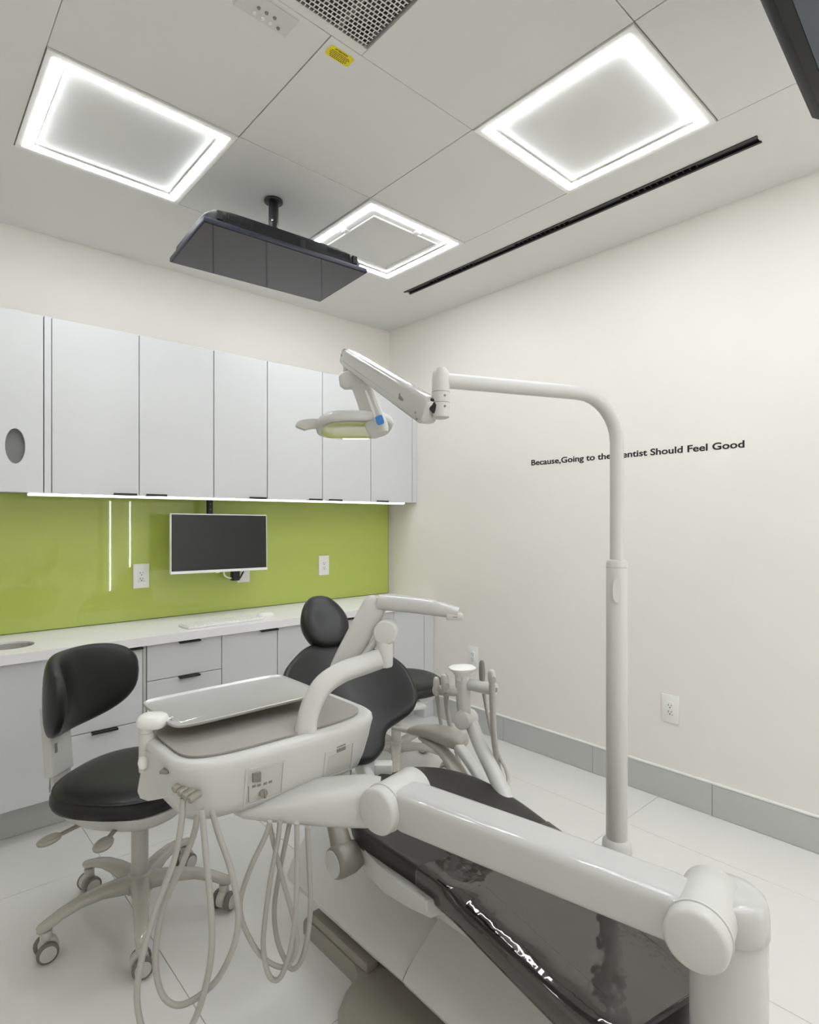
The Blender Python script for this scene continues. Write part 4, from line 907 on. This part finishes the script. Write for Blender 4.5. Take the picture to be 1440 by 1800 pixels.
# ------------------------------------------------------------------ assistant's instrument holder and what hangs in it
ab = Cp(1.42, .23, .40)
ast = thing('instrument_holder', "cream assistant's instrument holder on a slanted arm behind the chair seat", 'instrument holder', (ab.x, ab.y, .36))
b = BM(); tube(b, [P(829, 1272, 2.0), P(842, 1305, 1.96), P(860, 1342, 1.91), P(877, 1377, 1.86), P(893, 1412, 1.80)], [.0235, .024, .0245, .025, .0255], 24, k=3); obj('slanted_arm', b, CREAM, ast)
b = BM(); rod(b, P(810, 1267, 1.975), P(828, 1261, 2.03), .0315, 32, .004); obj('arm_knuckle', b, CREAM, ast)
b = BM(); tube(b, [P(816, 1250, 2.0), P(815, 1238, 2.0), P(814, 1205, 2.0), P(813, 1186, 2.0)], [.0215, .0225, .0235, .0235], 24, p=2.8); obj('holder_column', b, CREAM, ast)
b = BM(); box(b, (-.020, -.019, -.008), (.020, .019, .010), .004, 2, M=Matrix.Translation(P(817, 1249, 2.0)) @ Matrix.Rotation(YAW, 4, 'Z')); obj('column_foot', b, CREAM, ast)
hcx = P(811, 1179, 2.0)
b = BM(); loft(b, [sring(hcx+Z3*z+RT*.004, (RT*.97+FW*.25), (FW*.97-RT*.25), a, c, 32, 2.5) for z, a, c in ((-.03, .023, .023), (-.016, .025, .024), (-.004, .035, .031), (.006, .046, .038), (.011, .047, .039), (.0155, .041, .033), (.0165, .01, .01))]); obj('holder_top', b, WHITEP, ast)
b = BM(); rod(b, P(822, 1202, 2.0), P(872, 1213, 1.93), .0205, 28, .004); ro = obj('right_bar', b, CREAM, ast)
b = BM(); e = P(872, 1213, 1.93); dd = (P(872, 1213, 1.93)-P(822, 1200, 2.0)).normalized(); rod(b, e-dd*.001, e+dd*.0022, .008, 18, .0008); obj('bar_screw', b, MIDG, ro)
b = BM(); rod(b, P(808, 1215, 2.0), P(764, 1213, 2.06), .0175, 28, .004); obj('left_bar', b, CREAM, ast)
def handpiece(name, label, top, bot, r, hose_pts, hr, m=PEARL, lever=True):
    t = thing(name, label, 'handpiece', bot, 0, 'handpieces in the instrument holder')
    d = (top-bot); b = BM(); tube(b, [bot, bot+d*.25, bot+d*.6, bot+d*.9, top], [r*.8, r, r*1.05, r*.85, r*.45], 16, flat=.8, k=3, p=2.6); obj('body', b, m, t)
    if lever:
        b = BM(); c = bot+d*.38-FW*r*.9+RT*r*.4; loft(b, [sring(c-FW*k, RT, Z3, r*.55, r*.8, 14, 2.4) for k in (-.004, 0, .003)]); obj('lever', b, HOSE, t)
    b = BM(); tube(b, hose_pts, hr, 10, k=6); obj('hose', b, HOSE, t); return t
handpiece('suction_handpiece', 'pale grey suction handpiece leftmost in the instrument holder', P(767, 1190, 2.03), P(768, 1222, 2.03), .0115, [P(768, 1221, 2.03), P(770, 1238, 2.07), P(773, 1260, 2.26), P(779, 1288, 2.42), P(792, 1335, 2.44), P(800, 1385, 2.40)], .0072)
handpiece('suction_handpiece', 'pale grey suction handpiece with a round lever, second from left in the holder', P(781, 1185, 2.0), P(784, 1216, 2.0), .0145, [P(784, 1215, 2.0), P(785, 1236, 2.05), P(788, 1260, 2.26), P(794, 1288, 2.42), P(806, 1335, 2.42), P(815, 1385, 2.38)], .0095)
handpiece('air_water_syringe', 'slim grey syringe handpiece standing tallest in the instrument holder', P(847, 1161, 1.97), P(848, 1201, 1.97), .0105, [P(848, 1200, 1.97), P(852, 1228, 1.97), P(861, 1275, 1.95), P(876, 1325, 1.92), P(889, 1352, 1.90), P(893, 1372, 1.88), P(888, 1395, 1.84)], .0056, MIDG, False)
handpiece('suction_handpiece', 'grey suction handpiece with a round lever, rightmost in the instrument holder', P(864, 1177, 1.90), P(865, 1203, 1.90), .0125, [P(865, 1202, 1.90), P(866, 1240, 1.905), P(868, 1290, 1.91), P(873, 1330, 1.92), P(878, 1362, 1.94), P(884, 1390, 1.95)], .0105)
